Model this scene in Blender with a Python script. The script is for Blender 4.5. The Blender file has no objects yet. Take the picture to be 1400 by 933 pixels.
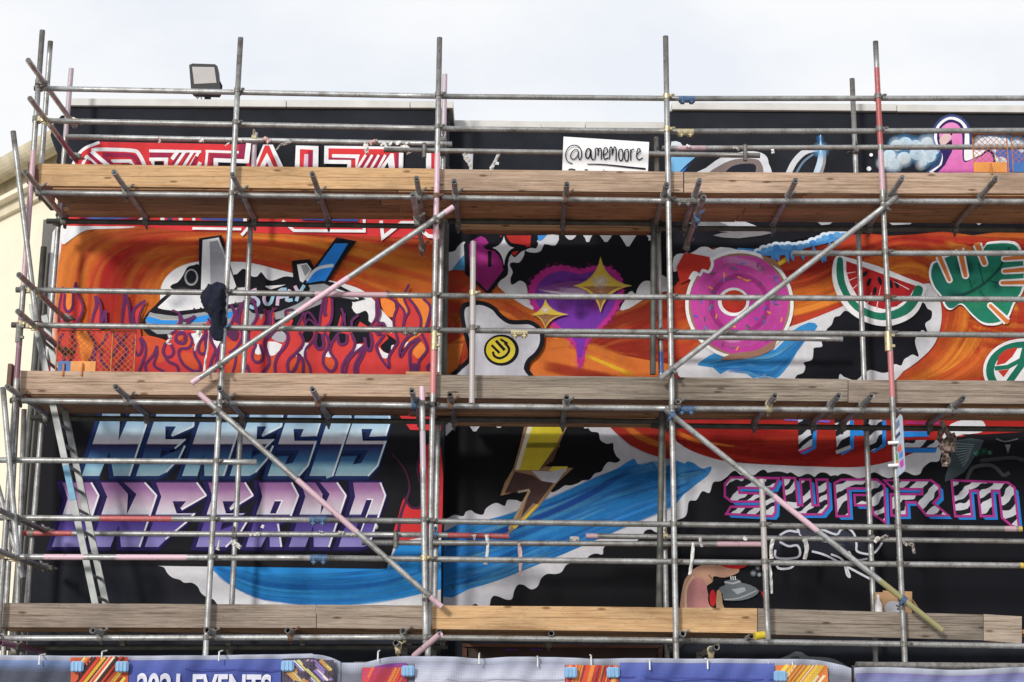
import bpy, bmesh, math, random
from mathutils import Vector, Matrix, noise
from mathutils.geometry import tessellate_polygon
R = random.Random(7)
sc = bpy.context.scene
COL = sc.collection
# ------------------------------------------------------------------ camera
F_PX = 2332.0; TH = math.radians(13.13); RO = 0.0072; EYE = 1.6
Fv = Vector((0, math.cos(TH), math.sin(TH)))
R0 = Vector((1, 0, 0)); U0 = Vector((0, -math.sin(TH), math.cos(TH)))
Rv = R0*math.cos(RO) + U0*math.sin(RO); Uv = U0*math.cos(RO) - R0*math.sin(RO)
cam = bpy.data.cameras.new('camera'); camo = bpy.data.objects.new('camera', cam); COL.objects.link(camo)
cam.sensor_width = 36; cam.lens = 36*F_PX/1400; cam.clip_end = 2000; cam.clip_start = .1
m = Matrix((Rv, Uv, -Fv)).transposed().to_4x4(); m.translation = Vector((0, 0, EYE)); camo.matrix_world = m
sc.camera = camo
# ------------------------------------------------------------------ sun, sky
SD = Vector((.44, 1.0, -.36)).normalized()
sun = bpy.data.lights.new('sun', 'SUN'); sun.energy = 2.0; sun.angle = math.radians(8); sun.color = (1, .95, .87)
suno = bpy.data.objects.new('sun', sun); COL.objects.link(suno)
suno.rotation_euler = SD.to_track_quat('-Z', 'Y').to_euler(); suno.location = (-8, -4, 14)
w = bpy.data.worlds.new('World'); sc.world = w; w.use_nodes = True
nt = w.node_tree; nt.nodes.clear()
def N(nt, t, **k):
    n = nt.nodes.new(t)
    for a, b in k.items():
        if a.startswith('i_'): n.inputs[a[2:].replace('_', ' ')].default_value = b
        else: setattr(n, a, b)
    return n
out = N(nt, 'ShaderNodeOutputWorld'); bg = N(nt, 'ShaderNodeBackground'); bg.inputs[1].default_value = .1
sky = N(nt, 'ShaderNodeTexSky', sky_type='NISHITA', sun_disc=False, sun_elevation=math.asin(-SD.z), sun_rotation=math.atan2(-SD.x, -SD.y))
tc = N(nt, 'ShaderNodeTexCoord')
mp = N(nt, 'ShaderNodeMapping'); mp.inputs['Scale'].default_value = (2.2, 2.2, 4.5); mp.inputs['Location'].default_value = (.4, .2, .7)
ns = N(nt, 'ShaderNodeTexNoise'); ns.inputs['Scale'].default_value = 2.6; ns.inputs['Detail'].default_value = 6; ns.inputs['Roughness'].default_value = .5
rp = N(nt, 'ShaderNodeValToRGB'); rp.color_ramp.elements[0].position = .38; rp.color_ramp.elements[1].position = .60
rp.color_ramp.elements[0].color = (7.3, 7.6, 8.1, 1); rp.color_ramp.elements[1].color = (8.3, 8.35, 8.45, 1)
mx = N(nt, 'ShaderNodeMix', data_type='RGBA'); mx.inputs[0].default_value = .95
L = nt.links.new
L(tc.outputs['Generated'], mp.inputs[0]); L(mp.outputs[0], ns.inputs[0]); L(ns.outputs[0], rp.inputs[0])
L(sky.outputs[0], mx.inputs[6]); L(rp.outputs[0], mx.inputs[7]); L(mx.outputs[2], bg.inputs[0]); L(bg.outputs[0], out.inputs[0])
sc.view_settings.view_transform = 'Standard'; sc.view_settings.look = 'None'
sc.view_settings.exposure = 0.27; sc.view_settings.gamma = 1
sc.cycles.transparent_max_bounces = 48; sc.cycles.max_bounces = 6
# ------------------------------------------------------------------ helpers
def P(px, py, D):
    d = Fv*F_PX + Rv*(px-700) - Uv*(py-466.5)
    return Vector((0, 0, EYE)) + d*(D/d.y)
def onz(px, py, z):                                   # the point seen at a pixel that lies at height z
    d = Fv*F_PX + Rv*(px-700) - Uv*(py-466.5)
    return Vector((0, 0, EYE)) + d*((z-EYE)/d.z)
def lin(c): return tuple(((v/255)/12.92 if v <= 10 else ((v/255+.055)/1.055)**2.4) for v in c)
KP = 1.06
def paint(c):
    l = lin(c); g = sum(l)/3; return tuple(min(.86, (v*.97+g*.03)*KP+.001) for v in l)
O = {}
def new_obj(name, me, parent=None, loc=(0, 0, 0)):
    o = bpy.data.objects.new(name, me); COL.objects.link(o); loc = Vector(loc)
    if parent is not None:
        o.parent = parent; o.location = loc - O[parent.name]
    else: o.location = loc
    O[o.name] = loc
    return o
def thing(name, label, cat, loc, group=None):
    o = new_obj(name, None, None, loc); o.empty_display_size = .2
    o['label'] = label; o['category'] = cat
    if group: o['group'] = group
    return o
def tag(o, label, cat, group=None):
    o['label'] = label; o['category'] = cat
    if group: o['group'] = group
    return o
def mesh(name, V, F, mat, cols=None, smooth=False, attr='Col'):
    me = bpy.data.meshes.new(name); me.from_pydata([tuple(v) for v in V], [], F)
    if cols:
        a = me.color_attributes.new(attr, 'FLOAT_COLOR', 'POINT')
        flat = []
        for c in cols: flat += (list(c)+[1.0])[:4]
        a.data.foreach_set('color', flat)
    for mm in (mat if isinstance(mat, (list, tuple)) else [mat]): me.materials.append(mm)
    if smooth: me.polygons.foreach_set('use_smooth', [True]*len(me.polygons))
    me.update(); return me
def solid(name, V, F, mat, parent=None, cols=None, smooth=False, label=None, center=None):
    V = [Vector(v) for v in V]
    if center is None:
        lo = Vector([min(v[i] for v in V) for i in range(3)]); hi = Vector([max(v[i] for v in V) for i in range(3)])
        center = (lo+hi)/2
    o = new_obj(name, mesh(name, [v-center for v in V], F, mat, cols, smooth), parent, center)
    if label: o['label'] = label
    return o
def boxVF(x0, x1, y0, y1, z0, z1, b=0.0):
    bm = bmesh.new(); bmesh.ops.create_cube(bm, size=1)
    bmesh.ops.scale(bm, vec=(x1-x0, y1-y0, z1-z0), verts=bm.verts)
    bmesh.ops.translate(bm, vec=((x0+x1)/2, (y0+y1)/2, (z0+z1)/2), verts=bm.verts)
    if b: bmesh.ops.bevel(bm, geom=list(bm.edges), offset=b, segments=1, affect='EDGES')
    V = [v.co.copy() for v in bm.verts]; bm.verts.index_update(); F = [[v.index for v in f.verts] for f in bm.faces]; bm.free()
    return V, F
def box(name, x0, x1, y0, y1, z0, z1, mat, parent=None, b=0.0, label=None):
    V, F = boxVF(x0, x1, y0, y1, z0, z1, b); return solid(name, V, F, mat, parent, label=label)
def hexa(front, back):                                # prism between two outlines of equal length
    n = len(front); V = list(front)+list(back)
    F = [list(range(n))[::-1], list(range(n, 2*n))] + [[i, (i+1) % n, n+(i+1) % n, n+i] for i in range(n)]
    return V, F
def frame_of(a, b):
    d = (b-a).normalized(); u = Vector((0, 0, 1)) if abs(d.z) < .9 else Vector((0, 1, 0))
    s = d.cross(u).normalized(); return d, s, s.cross(d).normalized()
TR = 0.0258
def tubeVF(a, b, r=TR, stops=(), n=14, bore=.25, hollow=True):
    """tube with open bores at both ends; stops = [(t0,t1,rgb)] painted lengths"""
    d, s, u = frame_of(a, b); Ln = (b-a).length
    ts = {0.0, 1.0}
    for t0, t1, c in stops: ts |= {max(0, t0), min(1, t1), min(1, t0+.002), max(0, t1-.002)}
    for k in range(1, 8): ts.add(k/8)
    ts = sorted(ts); V = []; C = []; F = []
    def colr(t):
        for t0, t1, c in stops:
            if t0 < t < t1 or (t == t0 == 0) or (t == t1 == 1): return (*paint(c), 1.0)
        return (.3, .3, .3, 0.0)
    def ring(p, rr, c):
        i0 = len(V)
        for k in range(n):
            an = 2*math.pi*k/n; V.append(p + s*math.cos(an)*rr + u*math.sin(an)*rr); C.append(c)
        return i0
    prev = None; first = None
    for t in ts:
        i = ring(a + d*Ln*t, r, colr(t))
        if prev is not None: F += [[prev+k, prev+(k+1) % n, i+(k+1) % n, i+k] for k in range(n)]
        else: first = i
        prev = i
    if hollow:
        for e, i0, dd in ((a, first, d), (b, prev, -d)):
            c = C[i0]
            j = ring(e, r*.82, c); q = ring(e+dd*min(bore, Ln*.3), r*.8, (.01, .01, .01, 1))  # bore runs to near black: its inner shade is in the colour
            F += [[i0+k, i0+(k+1) % n, j+(k+1) % n, j+k] if dd is d else [i0+k, j+k, j+(k+1) % n, i0+(k+1) % n] for k in range(n)]
            F += [[j+k, j+(k+1) % n, q+(k+1) % n, q+k] if dd is d else [j+k, q+k, q+(k+1) % n, j+(k+1) % n] for k in range(n)]
            F.append([q+k for k in range(n)])
    else: F += [[first+k for k in range(n)], [prev+k for k in range(n)][::-1]]
    return V, F, C
# ------------------------------------------------------------------ materials
def newmat(name):
    m = bpy.data.materials.new(name); m.use_nodes = True; nt = m.node_tree
    b = nt.nodes['Principled BSDF']; return m, nt, b
def nz(nt, scale, detail=4, rough=.55, stretch=None, coord='Object', loc=None):
    t = N(nt, 'ShaderNodeTexCoord'); mp = N(nt, 'ShaderNodeMapping'); n = N(nt, 'ShaderNodeTexNoise')
    if stretch: mp.inputs['Scale'].default_value = stretch
    if coord == 'Rand':
        oi = N(nt, 'ShaderNodeObjectInfo'); ml = N(nt, 'ShaderNodeMath', operation='MULTIPLY'); ml.inputs[1].default_value = 37.0
        nt.links.new(oi.outputs['Random'], ml.inputs[0]); nt.links.new(ml.outputs[0], mp.inputs['Location']); coord = 'Object'
    n.inputs['Scale'].default_value = scale; n.inputs['Detail'].default_value = detail; n.inputs['Roughness'].default_value = rough
    nt.links.new(t.outputs[coord], mp.inputs[0]); nt.links.new(mp.outputs[0], n.inputs[0]); return n
def ramp(nt, src, stops, const=False):
    r = N(nt, 'ShaderNodeValToRGB'); e = r.color_ramp.elements
    while len(e) < len(stops): e.new(.5)
    for k, (p, c) in enumerate(stops): e[k].position = p; e[k].color = (*c, 1) if len(c) == 3 else c
    if const: r.color_ramp.interpolation = 'CONSTANT'
    nt.links.new(src, r.inputs[0]); return r
def mixc(nt, a, b, fac, mode='MIX'):
    m = N(nt, 'ShaderNodeMix', data_type='RGBA', blend_type=mode)
    for v, i in ((fac, 0), (a, 6), (b, 7)):
        if hasattr(v, 'is_linked'): nt.links.new(v, m.inputs[i])
        else: m.inputs[i].default_value = v if i == 0 else (*v, 1)
    return m.outputs[2]
def bump(nt, b, src, strength, dist=.01):
    bp = N(nt, 'ShaderNodeBump'); bp.inputs['Strength'].default_value = strength; bp.inputs['Distance'].default_value = dist
    nt.links.new(src, bp.inputs['Height']); nt.links.new(bp.outputs[0], b.inputs['Normal'])
def plain(name, c, rough=.6, metal=0.0, var=.25, scale=9, bmp=.15):
    m, nt, b = newmat(name); n = nz(nt, scale, 5, coord='Rand')
    r = ramp(nt, n.outputs[0], [(.3, tuple(v*(1-var) for v in c)), (.7, tuple(min(1, v*(1+var*.6)) for v in c))])
    nt.links.new(r.outputs[0], b.inputs['Base Color']); b.inputs['Roughness'].default_value = rough; b.inputs['Metallic'].default_value = metal
    if bmp: bump(nt, b, n.outputs[0], bmp, .004)
    return m
def make_steel():
    m, nt, b = newmat('galvanised_steel')
    at = N(nt, 'ShaderNodeVertexColor', layer_name='Col')
    n1 = nz(nt, 7, 6, .65, coord='Rand'); n2 = nz(nt, 60, 3, coord='Rand')
    base = ramp(nt, n1.outputs[0], [(.28, (.19, .165, .135)), (.42, (.32, .31, .295)), (.58, (.43, .43, .42)), (.75, (.55, .56, .56))])
    spk = ramp(nt, n2.outputs[0], [(.36, (.45, .38, .3)), (.47, (1, 1, 1))])
    c = mixc(nt, base.outputs[0], spk.outputs[0], .55, 'MULTIPLY')
    n3 = nz(nt, 22, 5, .7, coord='Rand'); wr = ramp(nt, n3.outputs[0], [(.30, (.0, .0, .0)), (.44, (.95, .95, .95))])
    pm = N(nt, 'ShaderNodeMath', operation='MULTIPLY'); nt.links.new(at.outputs['Alpha'], pm.inputs[0]); nt.links.new(wr.outputs[0], pm.inputs[1])
    c2 = mixc(nt, c, at.outputs['Color'], pm.outputs[0])
    oi = N(nt, 'ShaderNodeObjectInfo'); rr = ramp(nt, oi.outputs['Random'], [(0, (.72, .73, .74)), (.5, (.93, .95, .98)), (1, (1.1, 1.14, 1.2))])
    c3 = mixc(nt, c2, rr.outputs[0], 1.0, 'MULTIPLY')
    nt.links.new(c3, b.inputs['Base Color'])
    iv = N(nt, 'ShaderNodeMath', operation='MULTIPLY_ADD'); iv.inputs[1].default_value = -.5; iv.inputs[2].default_value = .5
    nt.links.new(pm.outputs[0], iv.inputs[0]); nt.links.new(iv.outputs[0], b.inputs['Metallic'])
    b.inputs['Roughness'].default_value = .42; bump(nt, b, n2.outputs[0], .25, .002); return m
def make_wood(name, c0, c1, dark, grain=1.0, spread=.12):
    m, nt, b = newmat(name)
    g = nz(nt, 6, 9, .72, stretch=(.28, 5, 11), coord='Rand'); bl = nz(nt, 1.1, 5, .6, stretch=(1, 1, 3), coord='Rand'); fi = nz(nt, 30, 5, .7, stretch=(.2, 1, 1.6), coord='Rand')
    r = ramp(nt, g.outputs[0], [(.33, dark), (.44, c0), (.56, c1), (.70, c0)])
    bb = ramp(nt, bl.outputs[0], [(.32, (.50, .48, .46)), (.48, (.92, .92, .92)), (.68, (1.2, 1.18, 1.16))])
    ff = ramp(nt, fi.outputs[0], [(.3, (.72, .70, .68)), (.6, (1.06, 1.06, 1.06))])
    c = mixc(nt, r.outputs[0], bb.outputs[0], .8*grain, 'MULTIPLY'); c = mixc(nt, c, ff.outputs[0], .7, 'MULTIPLY')
    oi = N(nt, 'ShaderNodeObjectInfo'); ml = N(nt, 'ShaderNodeMath', operation='MULTIPLY'); ml.inputs[1].default_value = 19.0
    nt.links.new(oi.outputs['Random'], ml.inputs[0])
    def spots(sc_, thr, col):
        t = N(nt, 'ShaderNodeTexCoord'); mp = N(nt, 'ShaderNodeMapping'); mp.inputs['Scale'].default_value = sc_; nt.links.new(ml.outputs[0], mp.inputs['Location'])
        sp = N(nt, 'ShaderNodeSeparateXYZ'); cb = N(nt, 'ShaderNodeCombineXYZ'); ad = N(nt, 'ShaderNodeMath', operation='ADD')
        nt.links.new(t.outputs['Object'], mp.inputs[0]); nt.links.new(mp.outputs[0], sp.inputs[0]); nt.links.new(sp.outputs[0], cb.inputs[0]); nt.links.new(sp.outputs[1], ad.inputs[0]); nt.links.new(sp.outputs[2], ad.inputs[1]); nt.links.new(ad.outputs[0], cb.inputs[1])
        v = N(nt, 'ShaderNodeTexVoronoi', voronoi_dimensions='2D'); v.inputs['Scale'].default_value = 1; nt.links.new(cb.outputs[0], v.inputs[0])
        return ramp(nt, v.outputs['Distance'], [(thr*.45, col), (thr, (1, 1, 1))])
    c = mixc(nt, c, spots((1.5, 5.0, 5.0), .075, (.30, .22, .16)).outputs[0], .85, 'MULTIPLY')
    c = mixc(nt, c, spots((4.0, 12.0, 12.0), .05, (.3, .25, .2)).outputs[0], .5, 'MULTIPLY')
    cr = N(nt, 'ShaderNodeTexCoord'); sz = N(nt, 'ShaderNodeSeparateXYZ'); nt.links.new(cr.outputs['Object'], sz.inputs[0])
    wn = nz(nt, .9, 4, .6, coord='Rand'); wa = N(nt, 'ShaderNodeMath', operation='MULTIPLY_ADD'); wa.inputs[1].default_value = .07; wa.inputs[2].default_value = -.035
    nt.links.new(wn.outputs[0], wa.inputs[0]); sb = N(nt, 'ShaderNodeMath', operation='SUBTRACT'); nt.links.new(sz.outputs[2], sb.inputs[0]); nt.links.new(wa.outputs[0], sb.inputs[1])
    ab = N(nt, 'ShaderNodeMath', operation='ABSOLUTE'); nt.links.new(sb.outputs[0], ab.inputs[0])
    ck = ramp(nt, ab.outputs[0], [(.0, (.35, .3, .26)), (.0045, (1, 1, 1))]); gate = ramp(nt, bl.outputs[0], [(.44, (0, 0, 0)), (.5, (1, 1, 1))])
    c = mixc(nt, c, ck.outputs[0], gate.outputs[0], 'MULTIPLY')
    orr = ramp(nt, oi.outputs['Random'], [(0, (1-spread*1.4, 1-spread*1.4, 1-spread*1.35)), (1, (1+spread*.9, 1+spread*.8, 1+spread*.6))])
    c = mixc(nt, c, orr.outputs[0], 1.0, 'MULTIPLY')
    nt.links.new(c, b.inputs['Base Color']); b.inputs['Roughness'].default_value = .85
    bump(nt, b, g.outputs[0], .5, .006); return m
def make_paint(name='mural_paint', kind=None, stops=None):
    """wall paint; colour and cover come from the shape's own colour attribute"""
    m, nt, b = newmat(name)
    at = N(nt, 'ShaderNodeVertexColor', layer_name='Col')
    n1 = nz(nt, 1.6, 6, .6, coord='Object'); n2 = nz(nt, 14, 4, coord='Object')
    v1 = ramp(nt, n1.outputs[0], [(.3, (.91, .91, .92)), (.7, (1.07, 1.06, 1.05))])
    v2 = ramp(nt, n2.outputs[0], [(.3, (.92, .92, .92)), (.7, (1.05, 1.05, 1.05))])
    src = at.outputs['Color']
    if kind == 'ramp': src = ramp(nt, at.outputs['Color'], stops).outputs[0]
    if kind == 'zebra':
        t = N(nt, 'ShaderNodeTexCoord'); mp = N(nt, 'ShaderNodeMapping'); mp.inputs['Rotation'].default_value = (0, math.radians(-58), 0)
        wv = N(nt, 'ShaderNodeTexWave', wave_type='BANDS', bands_direction='X'); wv.inputs['Scale'].default_value = 2.5
        wv.inputs['Distortion'].default_value = 6; wv.inputs['Detail'].default_value = 2; wv.inputs['Detail Scale'].default_value = 1.6
        nt.links.new(t.outputs['Object'], mp.inputs[0]); nt.links.new(mp.outputs[0], wv.inputs[0])
        src = ramp(nt, wv.outputs['Fac'], [(.0, paint((22, 24, 34))), (.40, paint((22, 24, 34))), (.44, paint((192, 195, 204)))]).outputs[0]
    c = mixc(nt, src, v1.outputs[0], 1.0, 'MULTIPLY'); c = mixc(nt, c, v2.outputs[0], 1.0, 'MULTIPLY')
    nt.links.new(c, b.inputs['Base Color']); b.inputs['Roughness'].default_value = .7; b.inputs['Specular IOR Level'].default_value = .15
    bump(nt, b, n2.outputs[0], .12, .003)
    if kind is None:
        tr = N(nt, 'ShaderNodeBsdfTransparent'); ms = N(nt, 'ShaderNodeMixShader'); o = nt.nodes['Material Output']
        nt.links.new(at.outputs['Alpha'], ms.inputs[0]); nt.links.new(tr.outputs[0], ms.inputs[1]); nt.links.new(b.outputs[0], ms.inputs[2]); nt.links.new(ms.outputs[0], o.inputs[0])
    return m
M = {}
M['steel'] = make_steel()
M['tan'] = make_wood('tan_timber', (.47, .285, .14), (.57, .38, .21), (.31, .17, .075), .9)
M['grey'] = make_wood('weathered_timber', (.27, .215, .17), (.39, .32, .265), (.13, .10, .075))
M['dkgrey'] = make_wood('grey_timber', (.19, .155, .125), (.31, .265, .22), (.085, .07, .055))
M['pinkish'] = make_wood('pale_timber', (.35, .245, .175), (.48, .35, .265), (.20, .13, .085))
M['deck'] = make_wood('deck_timber', (.40, .215, .11), (.50, .30, .17), (.20, .10, .05), 1.0, .3)
M['steeld'] = plain('dark_or_shaded_steel', (.105, .11, .10), .6, .3, .4, 9)
M['clamp'] = plain('coupler_steel', (.20, .19, .18), .55, .4, .5, 40)
M['zinc'] = plain('yellow_zinc', (.50, .43, .27), .45, .5, .4, 40)
M['bluec'] = plain('blue_painted_steel', (.07, .13, .24), .5, .2, .4, 30)
M['brownc'] = plain('rusty_steel', (.17, .10, .07), .8, .2, .4, 40)
M['paint'] = make_paint()
M['black'] = plain('black_wall_paint', (.0125, .0145, .022), .75, 0, .5, 2.2, .2); M['black'].node_tree.nodes['Principled BSDF'].inputs['Specular IOR Level'].default_value = .2
M['coping'] = plain('pale_coping', (.58, .58, .56), .6, 0, .15, 4, .1)
# ================================================================== SCAFFOLD
PAL = (196, 186, 182); PKG = (176, 158, 164); PK = (206, 168, 178); RD = (178, 76, 74); PRED = (200, 118, 118); PUR = (130, 84, 104); YEL = (216, 180, 50); BLU = (50, 90, 150); OLV = (140, 132, 84)
DS, DL, DI, DJ = 15.0, 15.05, 16.02, 15.95          # outer standards, outer ledgers, inner standards, inner ledgers
scaf = thing('scaffolding', 'tube and board scaffolding with three plank decks in front of the painted wall', 'scaffolding', (0, 15.5, 0))
def tube(name, a, b, stops=(), label=None, r=TR, parent=None, mat='steel', **k):
    V, F, C = tubeVF(a, b, r, stops, **k)
    if label is None and stops: 
        n = {PAL: 'whitish', PKG: 'faded pink', PK: 'pink', RD: 'red', PRED: 'red', PUR: 'purple', YEL: 'yellow', BLU: 'blue', OLV: 'olive'}.get(stops[0][2], 'paint')
        label = 'steel tube with a %s painted length' % n
    return solid(name, V, F, M[mat], parent or scaf, cols=C, smooth=True, label=label, center=(a+b)/2)
def coupler_mesh(mat):
    V = []; F = []
    def add(vf):
        n = len(V); V.extend(vf[0]); F.extend([[i+n for i in f] for f in vf[1]])
    r = .0335
    def band(c, ax, w):
        a = c - ax*w/2; b = c + ax*w/2
        v, f, _ = tubeVF(a, b, r, n=12, hollow=False); 
        keep = []; add((v, f))
    band(Vector((0, 0, 0)), Vector((0, 0, 1)), .045); band(Vector((0, .048, 0)), Vector((1, 0, 0)), .045)
    add(boxVF(-.03, .03, .005, .043, -.03, .03, .006))
    for c, d in (((.034, -.016, 0), (.030, -.030, 0)), ((0, .062, .034), (0, .03, .034))):
        c = Vector(c); d = Vector(d)
        v, f, _ = tubeVF(c - d*.9, c + d*1.15, .0075, n=6, hollow=False); add((v, f))
        v, f, _ = tubeVF(c + d*.45, c + d*.85, .014, n=6, hollow=False); add((v, f))
    v, f, _ = tubeVF(Vector((.034, -.03, -.0)), Vector((.034, .03, .0)), .012, n=6, hollow=False); add((v, f))
    return mesh('coupler', V, F, M[mat], smooth=False)
CM = {k: coupler_mesh(v) for k, v in dict(s='clamp', z='zinc', b='bluec', r='brownc').items()}
ncp = 0
def coupler(pos, z, x, y, parent, kind=None):
    """pos: centre of first tube; z along it, x along second tube, y towards second tube"""
    global ncp; ncp += 1
    kind = kind or R.choice('sssssssssszzrrb')
    o = bpy.data.objects.new('coupler', CM[kind]); COL.objects.link(o); o.parent = parent
    z = z.normalized(); y = (y - z*y.dot(z)).normalized(); x = y.cross(z)
    m = Matrix((x, y, z)).transposed().to_4x4(); m.translation = pos - O[parent.name]; o.matrix_local = m
    O[o.name] = pos
    if kind in 'zb': o['label'] = {'z': 'yellow zinc coupler', 'b': 'blue painted coupler'}[kind]
    return o
X, Y, Z = Vector((1, 0, 0)), Vector((0, 1, 0)), Vector((0, 0, 1))
# ---- standards: (x top, y top, x bottom, y bottom, depth, reaches ground, painted lengths)
def down(a, b, zend=0.0):
    t = (zend-a.z)/(b.z-a.z); return a + (b-a)*t
outer = []
def standard(x0, y0, x1, y1, D, ground=True, stops=(), pixstops=(), name='standard', **k):
    a = P(x0, y0, D); b = P(x1, y1, D); e = down(a, b) if ground else b
    st = list(stops)
    for ya, yb, c in pixstops:
        f = lambda yy: (P(x0, yy, D).z - a.z)/(e.z - a.z)
        st.append((f(ya), f(yb), c))
    o = tube(name, a, e, st, **k); return o, a, e
for args in [
    (58, 42, 2, 800, DS, (), [(205, 400, PK), (425, 520, PUR)]),
    (329, 52, 281, 895, DS, (), []),
    (601, 52, 585, 895, DS, (), [(208, 300, PK), (300, 330, PK), (472, 540, PRED)]),
    (910, 50, 924.5, 895, DS, (), []),
    (1197, 57, 1236, 880, DS, (), [(92, 200, RD), (205, 262, PK), (478, 545, PRED)]),
    (1486, 60, 1547, 880, DS, (), []),
]:
    x0, y0, x1, y1, D, s, ps = args
    outer.append(standard(x0, y0, x1, y1, D, True, s, ps))
inner = []
for args in [
    (97, 100, 37, 823, [(92, 190, PKG)]), (349, 183, 317, 825, [(180, 240, PKG)]), (608, 109, 594, 830, [(100, 190, PKG)]),
    (897, 188, 911, 840, [(480, 512, BLU)]), (1165, 108, 1194, 829, []), (1442, 108, 1492, 829, []),
]:
    x0, y0, x1, y1, ps = args
    inner.append(standard(x0, y0, x1, y1, DI, True, (), ps))
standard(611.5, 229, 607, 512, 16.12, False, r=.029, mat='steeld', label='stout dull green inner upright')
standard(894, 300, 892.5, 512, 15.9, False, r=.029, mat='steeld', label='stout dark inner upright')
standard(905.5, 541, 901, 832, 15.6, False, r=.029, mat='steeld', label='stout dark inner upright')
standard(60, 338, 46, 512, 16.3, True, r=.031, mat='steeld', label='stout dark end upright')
standard(69, 57, 56, 232, 15.4, False); 
P1 = standard(647, 336, 645, 548, 14.94, False, pixstops=[(330, 352, PKG), (352, 552, PAL)])
P2 = standard(1041.5, 659, 1050, 876, 14.94, False, pixstops=[(655, 780, PAL)])
P3 = standard(577, 530, 582, 880, 14.94, False, pixstops=[(528, 556, PK), (590, 640, PKG)])
standard(24, 540, 10, 800, 15.5, True); standard(33, 560, 24, 830, 15.9, True)
for (x0, y0, x1, y1, D) in ((18, 180, 50, 440, 14.9), (4, 530, 24, 760, 14.9), (-16, 620, 32, 790, 15.3)):
    tube('brace', P(x0, y0, D), P(x1, y1, D))
# ---- horizontal tubes. (pts) are the two ends on the photo, D the depth
def horiz(name, x0, y0, x1, y1, D, stops=(), label=None, mat='steel'):
    a = P(x0, y0, D); b = P(x1, y1, D)
    st = [((s-x0)/(x1-x0), (e-x0)/(x1-x0), c) for s, e, c in stops]
    return tube(name, a, b, st, label, mat=mat), a, b
RX = 1780
front = []; back = []
H = [('guard_rail', 47, 121, 604, 132, DL, []), ('guard_rail', 604.5, 132, 939, 135, DL, []), ('guard_rail', 939.5, 135, RX, 134, DL, []),
     ('guard_rail', 45, 165, 604, 176.2, DL, []), ('guard_rail', 604.5, 176.2, 937, 180, DL, []), ('guard_rail', 937.5, 180, RX, 178, DL, []),
     ('guard_rail', 22, 396.5, 600, 404.7, DL, [(430, 530, PK)]), ('guard_rail', 600.5, 404.7, RX, 412, DL, []),
     ('guard_rail', 16, 444.5, 562, 451.5, DL, []), ('guard_rail', 562.5, 451.5, RX, 461.8, DL, []),
     ('guard_rail', 1083, 346.5, RX, 346.3, DL, []),
     ('guard_rail', -30, 629, 351, 632, DL, []),
     ('guard_rail', -30, 708, 434, 711, DL, [(136, 236, RD)]), ('guard_rail', 435, 711, 1397, 723.5, DL, [(1391, 1397.5, YEL), (1372, 1390, PK)]),
     ('guard_rail', -30, 761.5, 436, 763, DL, [(60, 115, PK), (158, 256, PK)]), ('guard_rail', 437, 763, 1399, 773.5, DL, [(1393, 1400, YEL)]),
     ('ledger', 52, 264, 604, 270.5, DL, []), ('ledger', 604.5, 270.5, 925, 275, DL, []), ('ledger', 925.5, 275, RX, 276.5, DL, []),
     ('ledger', 14, 548, 590, 555, DL, []), ('ledger', 590.5, 555, 935, 559, DL, []), ('ledger', 935.5, 559, RX, 566, DL, []),
     ('ledger', -30, 873, 552, 871.5, DL, []), ('ledger', 552.5, 871.5, 948, 876.3, DL, []), ('ledger', 948.5, 876.3, RX, 890, DL, []),
     ]
for h in H:
    front.append((h, *horiz(*h)))
HB = [('guard_rail', 90, 187, 618, 197.3, 15.97, []), ('guard_rail', 525, 205.2, 1039, 213, 15.92, []), ('guard_rail', 905, 203, RX, 199.5, 15.97, [(925, 966, PK)]),
      ('guard_rail', 745, 458, 1152, 464, 15.97, []),
      ('guard_rail', 24, 729.3, 590, 731.6, 15.97, [(24, 100, RD)]), ('guard_rail', 590.5, 731.6, 696, 733.6, 15.97, [(612, 696, RD)]),
      ('guard_rail', 495, 742, 1041, 744.5, 15.92, [(980, 1041, PK)]), ('guard_rail', 801, 733, RX, 745.5, 15.97, [(801, 818, PK)]),
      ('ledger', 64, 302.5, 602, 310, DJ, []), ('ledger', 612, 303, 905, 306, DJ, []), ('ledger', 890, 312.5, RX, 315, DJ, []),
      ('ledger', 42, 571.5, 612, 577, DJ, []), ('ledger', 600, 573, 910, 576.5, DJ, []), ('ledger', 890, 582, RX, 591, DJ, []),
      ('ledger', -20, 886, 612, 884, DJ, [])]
for h in HB: back.append((h, *horiz(*h, mat='steeld' if h[0] == 'ledger' else 'steel')))  # inner ledgers: shade under the decks put into a darker steel
# ---- couplers where standards meet rails
def line_hit(a, e, zz): t = (zz-a.z)/(e.z-a.z); return a + (e-a)*t
for so, a, e in outer + [P1, P2, P3]:
    for h, ho, ha, hb in front:
        q = line_hit(a, e, ha.z)
        if not (ha.x-.02 < q.x < hb.x+.02): continue
        zz = ha.z + (hb.z-ha.z)*(q.x-ha.x)/(hb.x-ha.x); q = line_hit(a, e, zz)
        if e.z < q.z < a.z: coupler(q, a-e, X, Y, so)
for so, a, e in inner:
    for h, ho, ha, hb in back:
        q = line_hit(a, e, ha.z)
        if not (ha.x < q.x < hb.x): continue
        if e.z < q.z < a.z: coupler(q, a-e, X, -Y, so)
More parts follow.
